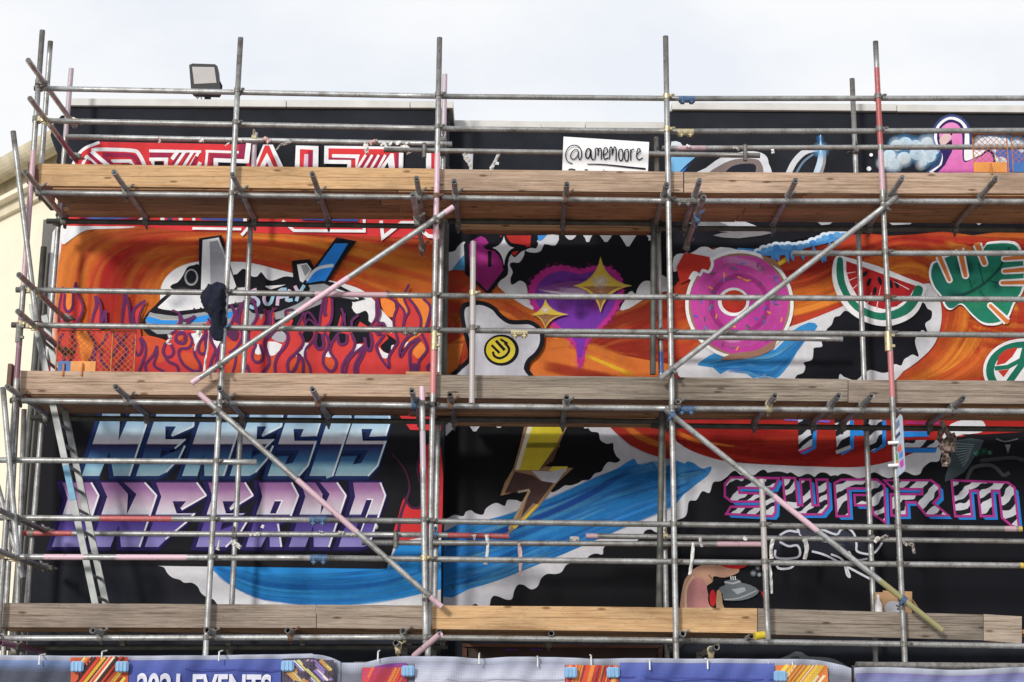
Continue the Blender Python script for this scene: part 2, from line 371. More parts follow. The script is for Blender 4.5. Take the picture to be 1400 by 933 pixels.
# sleeves joining rails end to end
def sleeve(px, py, kind, D=DL, w=.15, parent=None):
    c = P(px, py, D); V = []; F = []
    def add(vf):
        n = len(V); V.extend(vf[0]); F.extend([[i+n for i in f] for f in vf[1]])
    v, f, _ = tubeVF(c-X*w/2, c+X*w/2, .033, n=12, hollow=False); add((v, f))
    for s in (-1, 1):
        v, f, _ = tubeVF(c+X*s*w*.28+Y*(-.03)-Z*.055, c+X*s*w*.28-Y*.03+Z*.0, .010, n=6, hollow=False); add((v, f))
        add(boxVF(c.x+s*w*.28-.02, c.x+s*w*.28+.02, c.y-.042, c.y+.02, c.z-.044, c.z-.028, .003))
    o = solid('sleeve_coupler', V, F, M[{'b': 'bluec', 'z': 'zinc', 's': 'clamp', 'r': 'brownc'}[kind]], scaf, smooth=False)
    o['label'] = {'b': 'blue sleeve coupler', 'z': 'yellow zinc sleeve coupler'}.get(kind, 'dull steel sleeve coupler')
for s in ((939, 136, 'b'), (937, 181, 'z'), (435, 711, 'b'), (436, 763.5, 'b'), (934, 275.5, 's'), (938, 560, 'b'), (561, 452, 's'), (710, 455.5, 'z')): sleeve(*s)
# upright sleeves
for px, py, k in ((26.5, 455, 's'), (594, 466, 'z'), (1214.5, 467, 'z')):
    c = P(px, py, DS); d = Z
    V, F, _ = tubeVF(c-Z*.09, c+Z*.09, .033, n=12, hollow=False); 
    for s in (-1, 1):
        v, f = boxVF(c.x+.02, c.x+.052, c.y-.045, c.y-.015, c.z+s*.05-.014, c.z+s*.05+.014, .004)
        n = len(V); V += v; F += [[i+n for i in g] for g in f]
    solid('sleeve_coupler', V, F, M['zinc' if k == 'z' else 'clamp'], scaf, label='upright sleeve coupler')
# ---- transoms, square to the wall; the outer end is seen on the photo
z1, z2, z3 = P(700, 272, DL).z, P(700, 556.3, DL).z, P(700, 874, DL).z
def ledger_z(tier, x):
    best = None
    for h, ho, a, b in front:
        if h[0] == 'ledger' and a.x-.01 <= x <= b.x+.01 and abs(a.z-tier) < .15: best = a.z + (b.z-a.z)*(x-a.x)/(b.x-a.x)
    return best if best is not None else tier
def transom(px, py, tier, D1=16.12, dz=.048, stops=(), kind=None, Dfix=None):
    q = onz(px, py, tier+dz)
    for _ in range(3): q = onz(px, py, ledger_z(tier, q.x)+dz)
    if Dfix: q = P(px, py, Dfix)
    b = Vector((q.x, D1, q.z))
    o = tube('transom', q, b, stops, bore=.12)
    for D, s in ((DL, 1), (DJ, 1)):
        if q.y < D-.05: coupler(Vector((q.x, D, q.z-dz*s)), X, Y, Z, o, kind if D == DL else 's')
    return o
TR1 = [(34, 235), (55, 258), (156, 235.5), (318, 239), (427, 238), (569.5, 244), (621, 248), (775, 252), (911.5, 252.5), (956.5, 247), (962, 269, 1), (1088, 247), (1234, 243), (1362, 244), (1500, 243), (1640, 243)]
TR2 = [(10, 529), (158, 529), (300, 531), (427, 532), (563, 534), (615, 539), (775, 543), (927, 549), (1060, 541), (1147, 541), (1192, 541), (1318, 544), (1480, 546), (1600, 547)]
TR3 = [(126, 862), (282, 861.5), (393, 862), (551, 863), (600, 864), (753.7, 866), (934, 866.5)]
for t in TR1: transom(t[0], t[1], z1, Dfix=14.5 if len(t) > 2 else None)
for t in TR2: transom(t[0], t[1], z2)
for t in TR3: transom(t[0], t[1], z3)
transom(564.5, 266, z1, Dfix=14.35); transom(541, 879, z3, Dfix=14.7, D1=15.6); transom(980, 885, z3, Dfix=14.6, D1=15.6)
transom(0, 879, z3, Dfix=14.6, D1=16.0, stops=[(0, 1, PUR)])
# tube with yellow end cap
q = P(1028, 870, 14.75); tube('transom', q, q+Y*.9+X*.02, [])
V, F, _ = tubeVF(P(1032, 870, 14.72), P(1045, 868, 14.74), .032, n=12, hollow=False)
solid('end_cap', V, F, plain('yellow_plastic', (.62, .47, .03), .4, 0, .15, 20), scaf, label='yellow plastic end cap')
# end return rails, square to the wall at the left
for px, py, st in ((38.6, 82.7, ()), (41, 135, [(.55, 1, PUR)]), (26, 376, ()), (24.5, 426, ()), (-3, 697, ()), (-6, 752, ())):
    q = P(px, py, 14.45); o = tube('guard_rail', q, Vector((q.x, 16.15, q.z)), st, label='short rail square to the wall at the scaffold end')
    for D in (14.98, DI): coupler(Vector((q.x, D, q.z)), Y, Z, -X if D < 15.5 else X, o)
# ---- braces on the face
for args in ((262, 524, 620, 283, [(0, .03, PK), (.395, .595, PK), (.965, 1, PK)]), (272, 538, 604, 830, [(0, .05, PK), (.41, .66, PK), (.95, 1, PK)]),
             (902, 518, 1227, 269, []), (908, 559, 1288, 862, [(.40, .56, PK), (.78, 1, OLV)])):
    x0, y0, x1, y1, st = args
    o = tube('brace', P(x0, y0, 14.93), P(x1, y1, 14.93), st)
    a, b = P(x0, y0, 14.93), P(x1, y1, 14.93); d = b-a
    for so, sa, se in outer:                          # swivel couplers on the uprights
        for k in range(200):
            p = a + d*(k/199); q = line_hit(sa, se, p.z)
            if abs(p.x-q.x) < .008: coupler(p, d, Z, Y, o, 'b' if R.random() < .3 else 's'); break
tube('brace', P(602, 867, 14.6), P(566, 897, 14.9), [(0, 1, PK)])
# ---- toe boards
def board_px(name, pts, D, th, mat, label=None, parent=None):
    """pts: outline on the photo, given thickness away from the camera"""
    f = [P(x, y, D) for x, y in pts]; g = [p + Y*th for p in f]
    V, F = hexa(f, g); return solid(name, V, F, M[mat], parent or scaf, label=label)
TB = 15.085
for pts, mat, D in [
    ([(53, 224), (325, 227.5), (597, 231), (597, 259.5), (325, 257), (53, 254)], 'tan', TB),
    ([(598, 231.5), (934, 235), (934, 263.3), (598, 260)], 'pinkish', TB),
    ([(935.5, 235.5), (1170, 236.5), (RX, 236), (RX, 264.5), (1170, 264.6), (935.5, 263.4)], 'pinkish', TB),
    ([(27, 507), (310, 509.8), (590, 512.5), (590, 543), (310, 540.5), (27, 538.5)], 'pinkish', TB),
    ([(591, 512.5), (1159, 518.5), (1159, 549), (591, 543.8)], 'dkgrey', TB),
    ([(1160, 519.5), (RX, 523), (RX, 555), (1160, 550.5)], 'grey', TB),
    ([(-30, 824.5), (432, 827), (432, 858.7), (-30, 857.7)], 'grey', TB),
    ([(433, 827), (590, 828), (590, 860.3), (433, 858.7)], 'grey', TB),
    ([(591, 828), (800, 829.5), (1035, 832), (1035, 866), (800, 862.5), (591, 860.3)], 'tan', TB),
    ([(1036, 832), (1344, 840.5), (1344, 875.5), (1036, 867)], 'dkgrey', TB),
    ([(1345, 840), (1397, 843), (1397, 880), (1345, 876)], 'grey', TB-.002),
    ([(555, 508.2), (601, 508.6), (601, 520), (555, 520)], 'tan', TB+.03),
]: board_px('toe_board', pts, D, .038, mat)
# brown end toe boards of the left return
for x0, y0, zz in ((36, 235, 0), (8, 513, 0)):
    q = P(x0, y0-20 if zz == 0 else y0, 15.0)
    box('toe_board', q.x-.02, q.x+.02, 15.13, 15.98, q.z-.21, q.z+.0, M['brownc'], scaf, .003, label='dark end board of the left return')
q = P(6, 512, 14.85); box('toe_board', q.x-.05, q.x, 14.6, 14.66, q.z-.27, q.z, M['bluec'], scaf, .003, label='blue board end at the left edge')
# ---- deck boards (run along the wall, 225 mm wide, laid side by side)
def deck(zl, xl, xr, D0, n, cuts):
    z0 = zl + .076
    for k in range(n):
        y0 = D0 + k*.221; cs = [xl + R.uniform(0, .1)] + [c + R.uniform(-.35, .35) for c in cuts] + [xr]
        for a, b in zip(cs[:-1], cs[1:]):
            dz = R.uniform(0, .012)
            box('deck_board', a+.004, b-.004, y0, y0+.208, z0+dz, z0+dz+.038, M['deck'], scaf, .003)
for zl, xl in ((z1, P(60, 262, 15.1).x), (z2, P(26, 540, 15.1).x), (z3, P(-30, 860, 15.1).x)):
    deck(zl, xl, 7.2, 15.112, 4, [-1.0, 2.4])
    deck(zl+.004, -.52, 1.38, 16.06, 2, [])              # inside boards filling the recess in the wall
for zl in (z1, z2):                                     # bearers under the inside boards
    for y in (16.07,): box('bearer', -.52, 1.36, y, y+.045, zl+.01, zl+.070, M['deck'], scaf, .003)
q = P(1060, 814/3.11+20, 15.3)
# ================================================================== BUILDING AND ITS MURAL
DW, DM = 16.4, 16.72                                  # wall faces: side blocks, recessed middle
bld = thing('painted_building', 'long flat-topped black building front covered in bright spray-painted mural pictures and lettering', 'building', (0, 16.6, 0))
def wall_block(x0, x1, D, ztop, name='wall', zb=0):
    return box(name, x0, x1, D, 18.5, zb, ztop, M['black'], bld)
xl = P(64, 500, DW).x; xc = P(609, 500, DW).x; xr = P(921, 500, DW).x
zt = P(350, 148.5, DW).z; ztr = P(1150, 154, DW).z; ztm = P(760, 177, DM).z
wall_block(xl, xc, DW, zt); wall_block(xc+.001, xr-.001, DM, ztm); wall_block(xr, 10.5, DW, ztr)
def coping(x0p, x1p, yp, D, cuts, ztop, h=.078):
    xs = [P(x0p, yp, D).x] + [P(c, yp, D).x for c in cuts] + [P(x1p, yp, D).x]
    for a, b in zip(xs[:-1], xs[1:]):
        dz = R.uniform(-.004, .004)
        box('coping', a+.003, b-.003, D-.045, D+.5, ztop+.001+dz, ztop+h+dz, M['coping'], bld, .004)
coping(92, 620, 150, DW, [392, 561], zt); coping(621, 917, 170, DM, [694, 740, 800], ztm, .075); coping(918, 1960, 150, DW, [1225, 1470, 1720], ztr)
# moulded end piece at the top left corner
pts = [(84, 158), (71, 172), (69, 186), (74, 200), (79, 212), (77, 222), (82, 232), (96, 236), (99, 158)]
V, F = hexa([P(x, y, DW+.02) for x, y in pts], [P(x, y, DW+.02)+Y*.3 for x, y in pts]); solid('corner_moulding', V, F, M['black'], bld)
gm = plain('grey_trim_paint', (.115, .108, .105), .6, 0, .2, 5)
x_t = P(53, 575, DW).x; box('corner_trim', x_t-.10, xl-.001, DW+.01, 17.0, 0, P(60, 300, DW).z, gm, bld)
# ------------------------------------------------ paint tools
STEP = .00028
def spline(pts, closed=False, n=6):
    p = [Vector((a, b)) for a, b in pts]; m = len(p); out = []
    rng = range(m) if closed else range(m-1)
    for i in rng:
        if closed: a, b, c, d = p[(i-1) % m], p[i], p[(i+1) % m], p[(i+2) % m]
        else: a, b, c, d = p[max(i-1, 0)], p[i], p[i+1], p[min(i+2, m-1)]
        for k in range(n):
            t = k/n
            out.append(tuple(.5*((2*b) + (c-a)*t + (2*a-5*b+4*c-d)*t*t + (3*b-a-3*c+d)*t**3)))
    if not closed: out.append(tuple(p[-1]))
    return out
LAY = {}
class Pic:
    """one painted picture on the wall: flat coloured shapes, each a hair above the one below"""
    def __init__(s, name, D, label=None, parent=None, mat='paint', base=None):
        s.name, s.D, s.label, s.parent, s.mat = name, D, label, parent or bld, mat; s.V = []; s.F = []; s.C = []
        s.k = base if base is not None else LAY.get(D, 1)
    def cl(s, x, y):
        if s.D == DW: x = min(x, 608.5-(y-500)*.0175) if x < 760 else max(x, 921.5+(y-500)*.0145)
        elif s.D == DM: x = min(max(x, 600), 930)
        return x, y
    def pp(s, x, y, D):
        if s.D == DW:
            if x < 760: x = min(x, 608.5-(y-500)*.0175)
            else: x = max(x, 921.5+(y-500)*.0145)
        elif s.D == DM: x = min(max(x, 600), 930)
        return P(x, y, D)
    def dep(s, step=1.0):
        s.k += step; LAY[s.D] = max(LAY.get(s.D, 1), s.k); return s.D - .002 - s.k*STEP
    def poly(s, pts, c, grad=None, smooth=0, a=1.0, step=1.0):
        if smooth: pts = spline(pts, True, smooth)
        q = [s.cl(*p) for p in pts]; pts = [p for i, p in enumerate(q) if (Vector(p)-Vector(q[i-1])).length > .01]
        D = s.dep(step); i0 = len(s.V)
        tr = tessellate_polygon([[Vector((x, y, 0)) for x, y in pts]])
        for x, y in pts:
            s.V.append(s.pp(x, y, D))
            if grad:                                   # grad = (x0,y0,x1,y1,c2)
                x0, y0, x1, y1, c2 = grad; t = ((x-x0)*(x1-x0)+(y-y0)*(y1-y0))/((x1-x0)**2+(y1-y0)**2); t = max(0, min(1, t))
                A, B = paint(c), paint(c2); s.C.append((*[A[i]+(B[i]-A[i])*t for i in range(3)], a))
            else: s.C.append((*paint(c), a))
        for t in tr: s.F.append([i0+t[0], i0+t[1], i0+t[2]])
        return s
    def raw(s, pts, vals):
        D = s.dep(); i0 = len(s.V); tr = tessellate_polygon([[Vector((x, y, 0)) for x, y in pts]])
        for (x, y), v in zip(pts, vals): s.V.append(s.pp(x, y, D)); s.C.append((v, v, v, 1))
        for t in tr: s.F.append([i0+t[0], i0+t[1], i0+t[2]])
    def ell(s, cx, cy, rx, ry, c, rot=0, n=20, **k):
        a0 = math.radians(rot); pts = []
        for i in range(n):
            t = 2*math.pi*i/n; x, y = rx*math.cos(t), ry*math.sin(t)
            pts.append((cx+x*math.cos(a0)-y*math.sin(a0), cy+x*math.sin(a0)+y*math.cos(a0)))
        return s.poly(pts, c, **k)
    def stroke(s, pts, w, c, smooth=0, closed=False, taper=(1, 1), soft=False, a=1.0, step=1.0, c2=None, bulge=False):
        if smooth: pts = spline(pts, closed, smooth)
        n = len(pts); D = s.dep(step); i0 = len(s.V); q = [Vector(p) for p in pts]
        for i in range(n):
            if closed: t0 = (q[(i) % n]-q[i-1]); t1 = (q[(i+1) % n]-q[i])
            else: t0 = q[i]-q[max(i-1, 0)]; t1 = q[min(i+1, n-1)]-q[i]
            t0 = t0.normalized() if t0.length > 1e-6 else t1.normalized(); t1 = t1.normalized() if t1.length > 1e-6 else t0
            t = t0+t1; t = t.normalized() if t.length > .3 else t1
            nn = Vector((-t.y, t.x)); f = i/max(1, n-1)
            ww = w if not isinstance(w, (list, tuple)) else w[0]+(w[1]-w[0])*f
            ww = ww*(taper[0]+(taper[1]-taper[0])*f)
            if bulge: ww *= max(.03, math.sin(math.pi*f))**.5
            mit = 1/max(.5, abs(t.dot(t1))) if not soft else 1
            h = nn*ww*.5*mit
            cc = paint(c)
            if c2: B = paint(c2); cc = tuple(cc[j]+(B[j]-cc[j])*f for j in range(3))
            if soft:
                ea = a*min(1, 4*f, 4*(1-f)) if soft == 2 else a
                for k, al in ((-1, 0), (-.45, ea), (.45, ea), (1, 0)): s.V.append(s.pp(q[i].x+h.x*k, q[i].y+h.y*k, D)); s.C.append((*cc, al))
            else:
                for k in (-1, 1): s.V.append(s.pp(q[i].x+h.x*k, q[i].y+h.y*k, D)); s.C.append((*cc, a))
        W = 4 if soft else 2
        for i in range(n if closed else n-1):
            j = (i+1) % n
            for k in range(W-1): s.F.append([i0+i*W+k, i0+j*W+k, i0+j*W+k+1, i0+i*W+k+1])
        return s
    def seg(s, x0, y0, x1, y1, w, c, **k): return s.stroke([(x0, y0), (x1, y1)], w, c, **k)
    def glow(s, cx, cy, r, c, a=.8, n=24, sx=1):
        D = s.dep(); i0 = len(s.V); s.V.append(P(cx, cy, D)); s.C.append((*paint(c), a))
        for rr, al in ((.35, a*.55), (1, 0)):
            for i in range(n):
                t = 2*math.pi*i/n; s.V.append(P(cx+r*rr*sx*math.cos(t), cy+r*rr*math.sin(t), D)); s.C.append((*paint(c), al))
        for i in range(n):
            j = (i+1) % n; s.F += [[i0, i0+1+i, i0+1+j], [i0+1+i, i0+1+n+i, i0+1+n+j, i0+1+j]]
        return s
    def swirl(s, A, B, n, cols, w=(5, 14), a=(.4, .9), jit=.02, tspan=(.25, .8)):
        A = spline(A, False, 10); B = spline(B, False, 10)
        def at(L, f): x = f*(len(L)-1); i = min(int(x), len(L)-2); r = x-i; return (L[i][0]+(L[i+1][0]-L[i][0])*r, L[i][1]+(L[i+1][1]-L[i][1])*r)
        for _ in range(n):
            t = R.uniform(0, 1); ln = R.uniform(*tspan); f0 = R.uniform(-.1, 1.1-ln); f1 = min(1, f0+ln); f0 = max(0, f0)
            if f1-f0 < .06: continue
            m = max(5, int((f1-f0)*26)); pts = []
            for k in range(m+1):
                f = f0+(f1-f0)*k/m; p, q = at(A, f), at(B, f); tt = min(.985, max(.015, t + jit*math.sin(7*f+t*30)))
                pts.append((p[0]+(q[0]-p[0])*tt, p[1]+(q[1]-p[1])*tt))
            ci = cols(t, (f0+f1)/2) if callable(cols) else R.choice(cols)
            s.stroke(pts, R.uniform(*w), ci, soft=2, a=R.uniform(*a), step=.25)
        return s
    def done(s):
        if not s.V: return
        c = sum(s.V, Vector())/len(s.V); m = M[s.mat]
        o = solid(s.name, s.V, s.F, m, s.parent, cols=s.C, center=c)
        if s.label: o['label'] = s.label
        return o
WH = (205, 207, 214); WB = (226, 228, 234); BK = (14, 16, 26); ORG = (214, 118, 48); DOR = (184, 74, 36); REDD = (176, 38, 32); CRIM = (205, 48, 54); MAG = (150, 34, 74)
FL = (204, 58, 58); FP = (98, 40, 92)
def bez(*p): return spline(list(p), False, 6)
# ================================================== LEFT BLOCK
D = DW
edge = Pic('painted_edge', D, 'white strip with dark red wisps down the left edge of the mural')
edge.poly([(84, 300), (94, 300), (84, 385), (77, 512), (62, 512), (66, 380), (72, 318)], WB)
edge.stroke([(79, 340), (74, 380), (70, 430), (66, 512)], (2, 6), (150, 48, 62), smooth=5); edge.done()
sw = Pic('painted_swirl', D, 'orange and red brushed sky swirling round the painted aeroplane')
sw.poly([(86, 306), (300, 306), (603, 310), (602, 512), (300, 512), (76, 512), (79, 400)], (205, 92, 44))
A = [(72, 520), (78, 420), (92, 345), (150, 312), (260, 306), (420, 308), (640, 318)]
B = [(240, 520), (222, 440), (226, 400), (245, 368), (275, 352), (400, 364), (640, 470)]
def colL(t, f):
    u = f*6
    if f < .35: return R.choice([(238, 138, 56), (244, 146, 60), (228, 114, 48)] if t < .33 or t > .9 else [(196, 58, 48), (186, 40, 40), (200, 84, 46)] if .38 < t < .8 else [(214, 110, 50), (190, 80, 44)])
    if f < .55: return R.choice([(240, 142, 58), (244, 150, 62)] if t < .22 else [(196, 44, 40), (186, 36, 34), (196, 60, 40)] if t < .62 else [(234, 140, 54), (214, 104, 44)])
    return R.choice([(222, 104, 44), (206, 72, 40), (236, 144, 50), (240, 150, 52), (210, 86, 42)] if t > .3 else [(196, 66, 44), (188, 48, 40), (206, 96, 46)])
sw.swirl(A, B, 150, colL, (14, 38), (.35, .8)); sw.swirl(A, B, 60, colL, (4, 12), (.2, .5))
sw.poly([(86, 306), (150, 303), (183, 306), (183, 311), (150, 313), (118, 315), (99, 326), (85, 334)], WB, smooth=3); sw.done()
# --- STEALTH lettering, upper visible strip and the strip below the deck
st = Pic('painted_stealth_lettering', D, 'red, crimson and white STEALTH lettering with white outlines')
st.poly([(100, 260), (98, 229), (108, 210), (122, 198), (135, 194), (342, 198), (342, 240), (342, 300), (603, 300), (603, 327), (400, 320), (260, 316), (190, 310), (88, 309), (90, 300), (100, 262)], CRIM)
st.stroke([(97, 234), (104, 216), (116, 203), (136, 195)], 4, WB, smooth=5)
for pts, w, c in [([(125, 206), (137, 204.5), (180, 206), (190, 211), (198, 227)], 5, WB), ([(140, 212), (177, 213), (187, 219), (192, 229)], 6, MAG), ([(152, 220.5), (178, 220.5), (185, 231)], 4.5, WB), ([(166, 226), (181, 227)], 5, BK),
    ([(125, 207), (153, 231)], 5.5, WB), ([(140, 214), (156, 226)], 4, MAG), ([(121, 210), (144, 230)], 3.5, MAG), ([(118, 213), (136, 230)], 4, WB), ([(122, 220), (133, 230)], 3, MAG), ([(111, 229), (119, 213)], 4, WB),
    ([(204, 206.5), (238, 207)], 4, WB), ([(205, 212.3), (234, 212.6)], 6, MAG), ([(204, 218), (230, 218)], 4.5, WB), ([(207, 217), (213, 231)], 5, WB), ([(211, 224), (223, 224)], 6, BK), ([(227, 218), (227, 231)], 5, WB),
    ([(244, 206), (235, 218)], 5, WB), ([(238, 207), (275, 207.5)], 3.5, WB), ([(253, 207), (238, 229)], 4, WB), ([(259, 209), (247, 229)], 3, MAG), ([(264, 207), (250, 229)], 4, WB), ([(247, 209), (236, 224)], 2.5, MAG), ([(272, 208), (259, 229)], 4, WB), ([(269, 214), (261, 229)], 4, MAG), ([(274, 222), (270, 230)], 5, WB),
    ([(281, 207), (327, 208.5)], 3.5, WB), ([(283.5, 207), (281, 230)], 3.5, WB), ([(287, 213.5), (327, 214)], 5, MAG), ([(289, 213), (288, 230)], 4, MAG), ([(292, 219), (340, 221)], 5.5, WB), ([(295, 219), (295, 230)], 6, WB), ([(299, 226), (336, 227)], 7, BK), ([(340, 196), (337, 222)], 7, WB), ([(328, 199), (335, 199)], 4, CRIM), ([(331, 197), (330, 216)], 8, MAG),
    ([(347, 198), (347, 232)], 8, BK)]:
    st.stroke(pts, w, c, smooth=4 if len(pts) > 3 else 0)
st.poly([(360, 198), (373, 198), (388, 230), (346, 230)], WB).poly([(362, 199), (368, 199), (381, 230), (350, 230)], CRIM).poly([(365, 209), (375, 230), (354, 230)], WB).poly([(365, 222), (369, 230), (361, 230)], MAG)
st.poly([(404.5, 199), (435.5, 200), (435, 231), (403, 231)], WB).poly([(410, 204), (428, 205), (427.5, 231), (409.5, 231)], CRIM).poly([(421, 207), (428, 207), (427.5, 231), (421, 231)], MAG).poly([(416, 211), (421.5, 211), (421, 231), (415, 231)], (205, 180, 200))
st.poly([(443.5, 199.5), (552, 201), (551, 232), (474, 231), (475, 224.5), (443, 224)], WB).poly([(449, 203), (548, 204.5), (546, 231), (480, 231), (480, 219), (449, 218)], CRIM)
st.poly([(454, 211), (492, 211.5), (487, 231), (486, 231), (486, 216.5), (454, 215.5)], WB).poly([(449, 215.5), (486, 216.5), (486, 219), (449, 218.6)], MAG)
for k in range(4):
    st.seg(500+k*9, 212, 488+k*9.5, 231, 3.4, WB); st.seg(504+k*9, 212, 493+k*9.5, 231, 2.6, MAG)
st.poly([(534, 210), (538, 210), (540, 231), (519, 231)], WB).poly([(530, 222), (532, 231), (525, 231)], BK).poly([(541, 210), (545.5, 210), (545, 231), (540.5, 231)], MAG).poly([(545.5, 209), (551, 209), (550, 231), (545, 231)], WB)
st.poly([(582.5, 204), (603, 204), (603, 231), (582.5, 231)], WB).poly([(589.5, 207), (600, 207), (600, 231), (589.5, 231)], CRIM)
# lower strip
st.poly([(106, 290), (190, 294), (185, 300), (112, 303)], MAG).poly([(112, 292), (180, 295), (172, 299), (130, 300.5), (117, 297)], (66, 90, 160), smooth=2)
st.poly([(185, 304), (196, 295), (206, 296), (198, 304)], WB).poly([(206, 296), (335, 300), (335, 306), (206, 303)], CRIM)
for x, w, c in ((222, 5.5, WB), (232, 7, (80, 60, 110)), (247, 5, WB), (265, 4, WB), (240, 5, (190, 60, 70)), (335, 5, WB)): st.seg(x, 290, x, 305, w, c)
for x0, x1 in ((272, 332), (410, 490)): st.poly([(x0, 293), (x1, 295), (x1, 303), (x0+3, 301)], (58, 76, 150))
st.stroke([(263, 312.5), (330, 313.5)], 3.5, WB); st.stroke([(386, 302), (402, 315.5), (498, 316.2), (498, 299)], 4, WB)
st.stroke([(521, 302), (523.5, 325), (549, 305), (566, 305), (577, 316), (586, 323), (601, 324)], 5, WB); st.seg(330, 322, 350, 300, 4, WB); st.done()
# --- white cloud and black smoke round the plane
cl = Pic('painted_cloud', D, 'white cloud with black ragged shapes behind the painted aeroplane')
cl.poly([(219, 405), (222, 388), (232, 374), (250, 363), (275, 357.5), (318, 358), (345, 360), (385, 370), (420, 378), (470, 388), (500, 400), (522, 424), (540, 446), (545, 470), (538, 492), (430, 491), (352, 486), (330, 488), (240, 470), (222, 440)], WB, smooth=4)
cl.poly([(318, 377), (324, 375), (331, 368), (336, 369), (344, 378), (352, 378), (357, 372), (364, 381), (372, 384), (384, 380), (392, 378), (404, 380), (412, 384), (412, 390), (322, 392)], BK, smooth=2)
cl.poly([(395, 404), (450, 404), (480, 410), (481, 421), (487, 429), (494, 427), (500, 425), (504, 431), (504, 439), (510, 443), (514, 444), (520, 440), (526, 445), (525, 455), (531, 462), (541, 467), (534, 473), (532, 480), (528, 483), (522, 480), (516, 473), (505, 470), (480, 471), (440, 468), (400, 466), (378, 470), (350, 468), (336, 455), (350, 430)], BK, smooth=2)
cl.done()
pl = Pic('painted_aeroplane', D, 'cartoon white jet aeroplane with blue stripe and blue tail')
pl.poly([(232, 400), (212, 418), (200, 430), (194, 443), (198, 454), (212, 461), (240, 463), (300, 462), (380, 452), (440, 428), (478, 412), (450, 402), (412, 386), (320, 392), (270, 392)], BK, smooth=2)
pl.poly([(236, 402), (217, 419), (214, 424), (240, 426), (275, 422), (300, 419), (330, 413), (400, 400), (412, 388), (322, 394), (272, 394)], WB)
pl.poly([(205, 427), (212, 429), (243, 432), (300, 424), (380, 414), (440, 402), (452, 410), (400, 432), (340, 446), (280, 456), (215, 457), (201, 448), (199, 438)], (150, 154, 160))
pl.stroke([(213, 424), (224, 427), (242, 429)], 7, BK, smooth=4).stroke([(206, 432), (222, 437), (243, 437.5)], 1.6, (185, 178, 160), smooth=4)
pl.poly([(200, 434), (206, 433), (222, 438), (243, 438), (243, 444), (220, 445), (200, 441)], (38, 142, 226)).poly([(258, 441), (270, 433), (290, 430), (330, 424), (332, 432), (290, 440)], (38, 142, 226))
for x, y in ((265.5, 425), (274.5, 424), (282, 424), (322, 417)): pl.ell(x, y, 1.7, 4, BK)
pl.poly([(233, 393), (236, 389), (243, 386), (250, 377), (256, 366), (264, 363), (273, 364), (273, 397), (241, 396)], BK, smooth=3)
pl.ell(261.5, 379.5, 9.5, 11.5, (150, 152, 156)).ell(261.5, 379, 7, 9.2, BK)
pl.poly([(272, 326), (303, 321.5), (314, 360), (325, 396), (300, 400), (272, 399)], BK).poly([(277, 328.5), (299, 325), (312, 360), (323, 392), (316, 399), (274.5, 398)], WB).poly([(286.5, 331), (297.5, 329), (311, 362), (311, 393), (300, 399), (288, 394)], (150, 153, 162), grad=(290, 330, 305, 398, (176, 180, 190)))
pl.poly([(399, 357), (424, 354.5), (429, 366), (413, 390), (401, 382)], BK).poly([(406, 362), (419.5, 360), (426, 369), (414, 387), (410, 384)], WB).poly([(411, 363), (419, 361.5), (424.5, 369), (417, 378)], (150, 153, 160))
pl.poly([(460, 324.5), (488, 330), (478, 342), (449, 385), (440, 388), (413, 388)], BK).poly([(457.5, 333), (476, 333), (443, 387), (418, 387)], (26, 128, 222)).stroke([(419, 384), (427, 373), (438, 366), (456, 363)], 4.2, (196, 206, 214), smooth=5)
pl.poly([(440, 384), (455, 386), (500, 409), (484, 413), (448, 408), (424, 408), (418, 388)], BK).poly([(422, 390), (443, 388), (452, 392), (489, 408), (484, 410), (440, 402), (425, 406)], (156, 158, 164)).stroke([(452, 393), (472, 400), (490, 409)], 2, WB)
pl.poly([(338, 396), (350, 390), (362, 391), (370, 396), (395, 388), (410, 385), (424, 394), (415, 410), (395, 420), (372, 428), (345, 428), (336, 414)], BK, smooth=2)
PKL, BLL = (214, 176, 204), (130, 196, 220)
for pts in ([(351, 396), (344, 399), (345, 405), (352, 410), (353, 416), (346, 421), (341, 418)], [(363, 399), (361, 409), (364, 416), (370, 414), (374, 402)], [(379, 418), (382, 398), (392, 396)], [(381, 407), (390, 405)], [(396, 396), (392, 410), (400, 410)], [(403, 391), (409, 400), (416, 390)], [(409, 399), (405, 412)]):
    pl.stroke(pts, 4.6, PKL, smooth=3, c2=BLL)
for gx, gy, gr in ((250, 408, 16), (292, 405, 16), (300, 345, 9), (330, 405, 14), (240, 415, 9)): pl.glow(gx, gy, gr, (190, 193, 202), .6, sx=1.5)
pl.done()
# --- flames
fl = Pic('painted_flames', D, 'red hot-rod flames with purple outlines licking up over the painted aeroplane')
def zz(x0, y0, k, pts): return [(x0+x/k, y0+y/k) for x, y in pts]
ZA = lambda p: zz(0, 290, 5, p); ZB = lambda p: zz(180, 400, 7, p); ZC = lambda p: zz(330, 400, 7, p); ZD = lambda p: zz(440, 400, 7, p)
OP = (204, 80, 44); OY = (230, 130, 52)
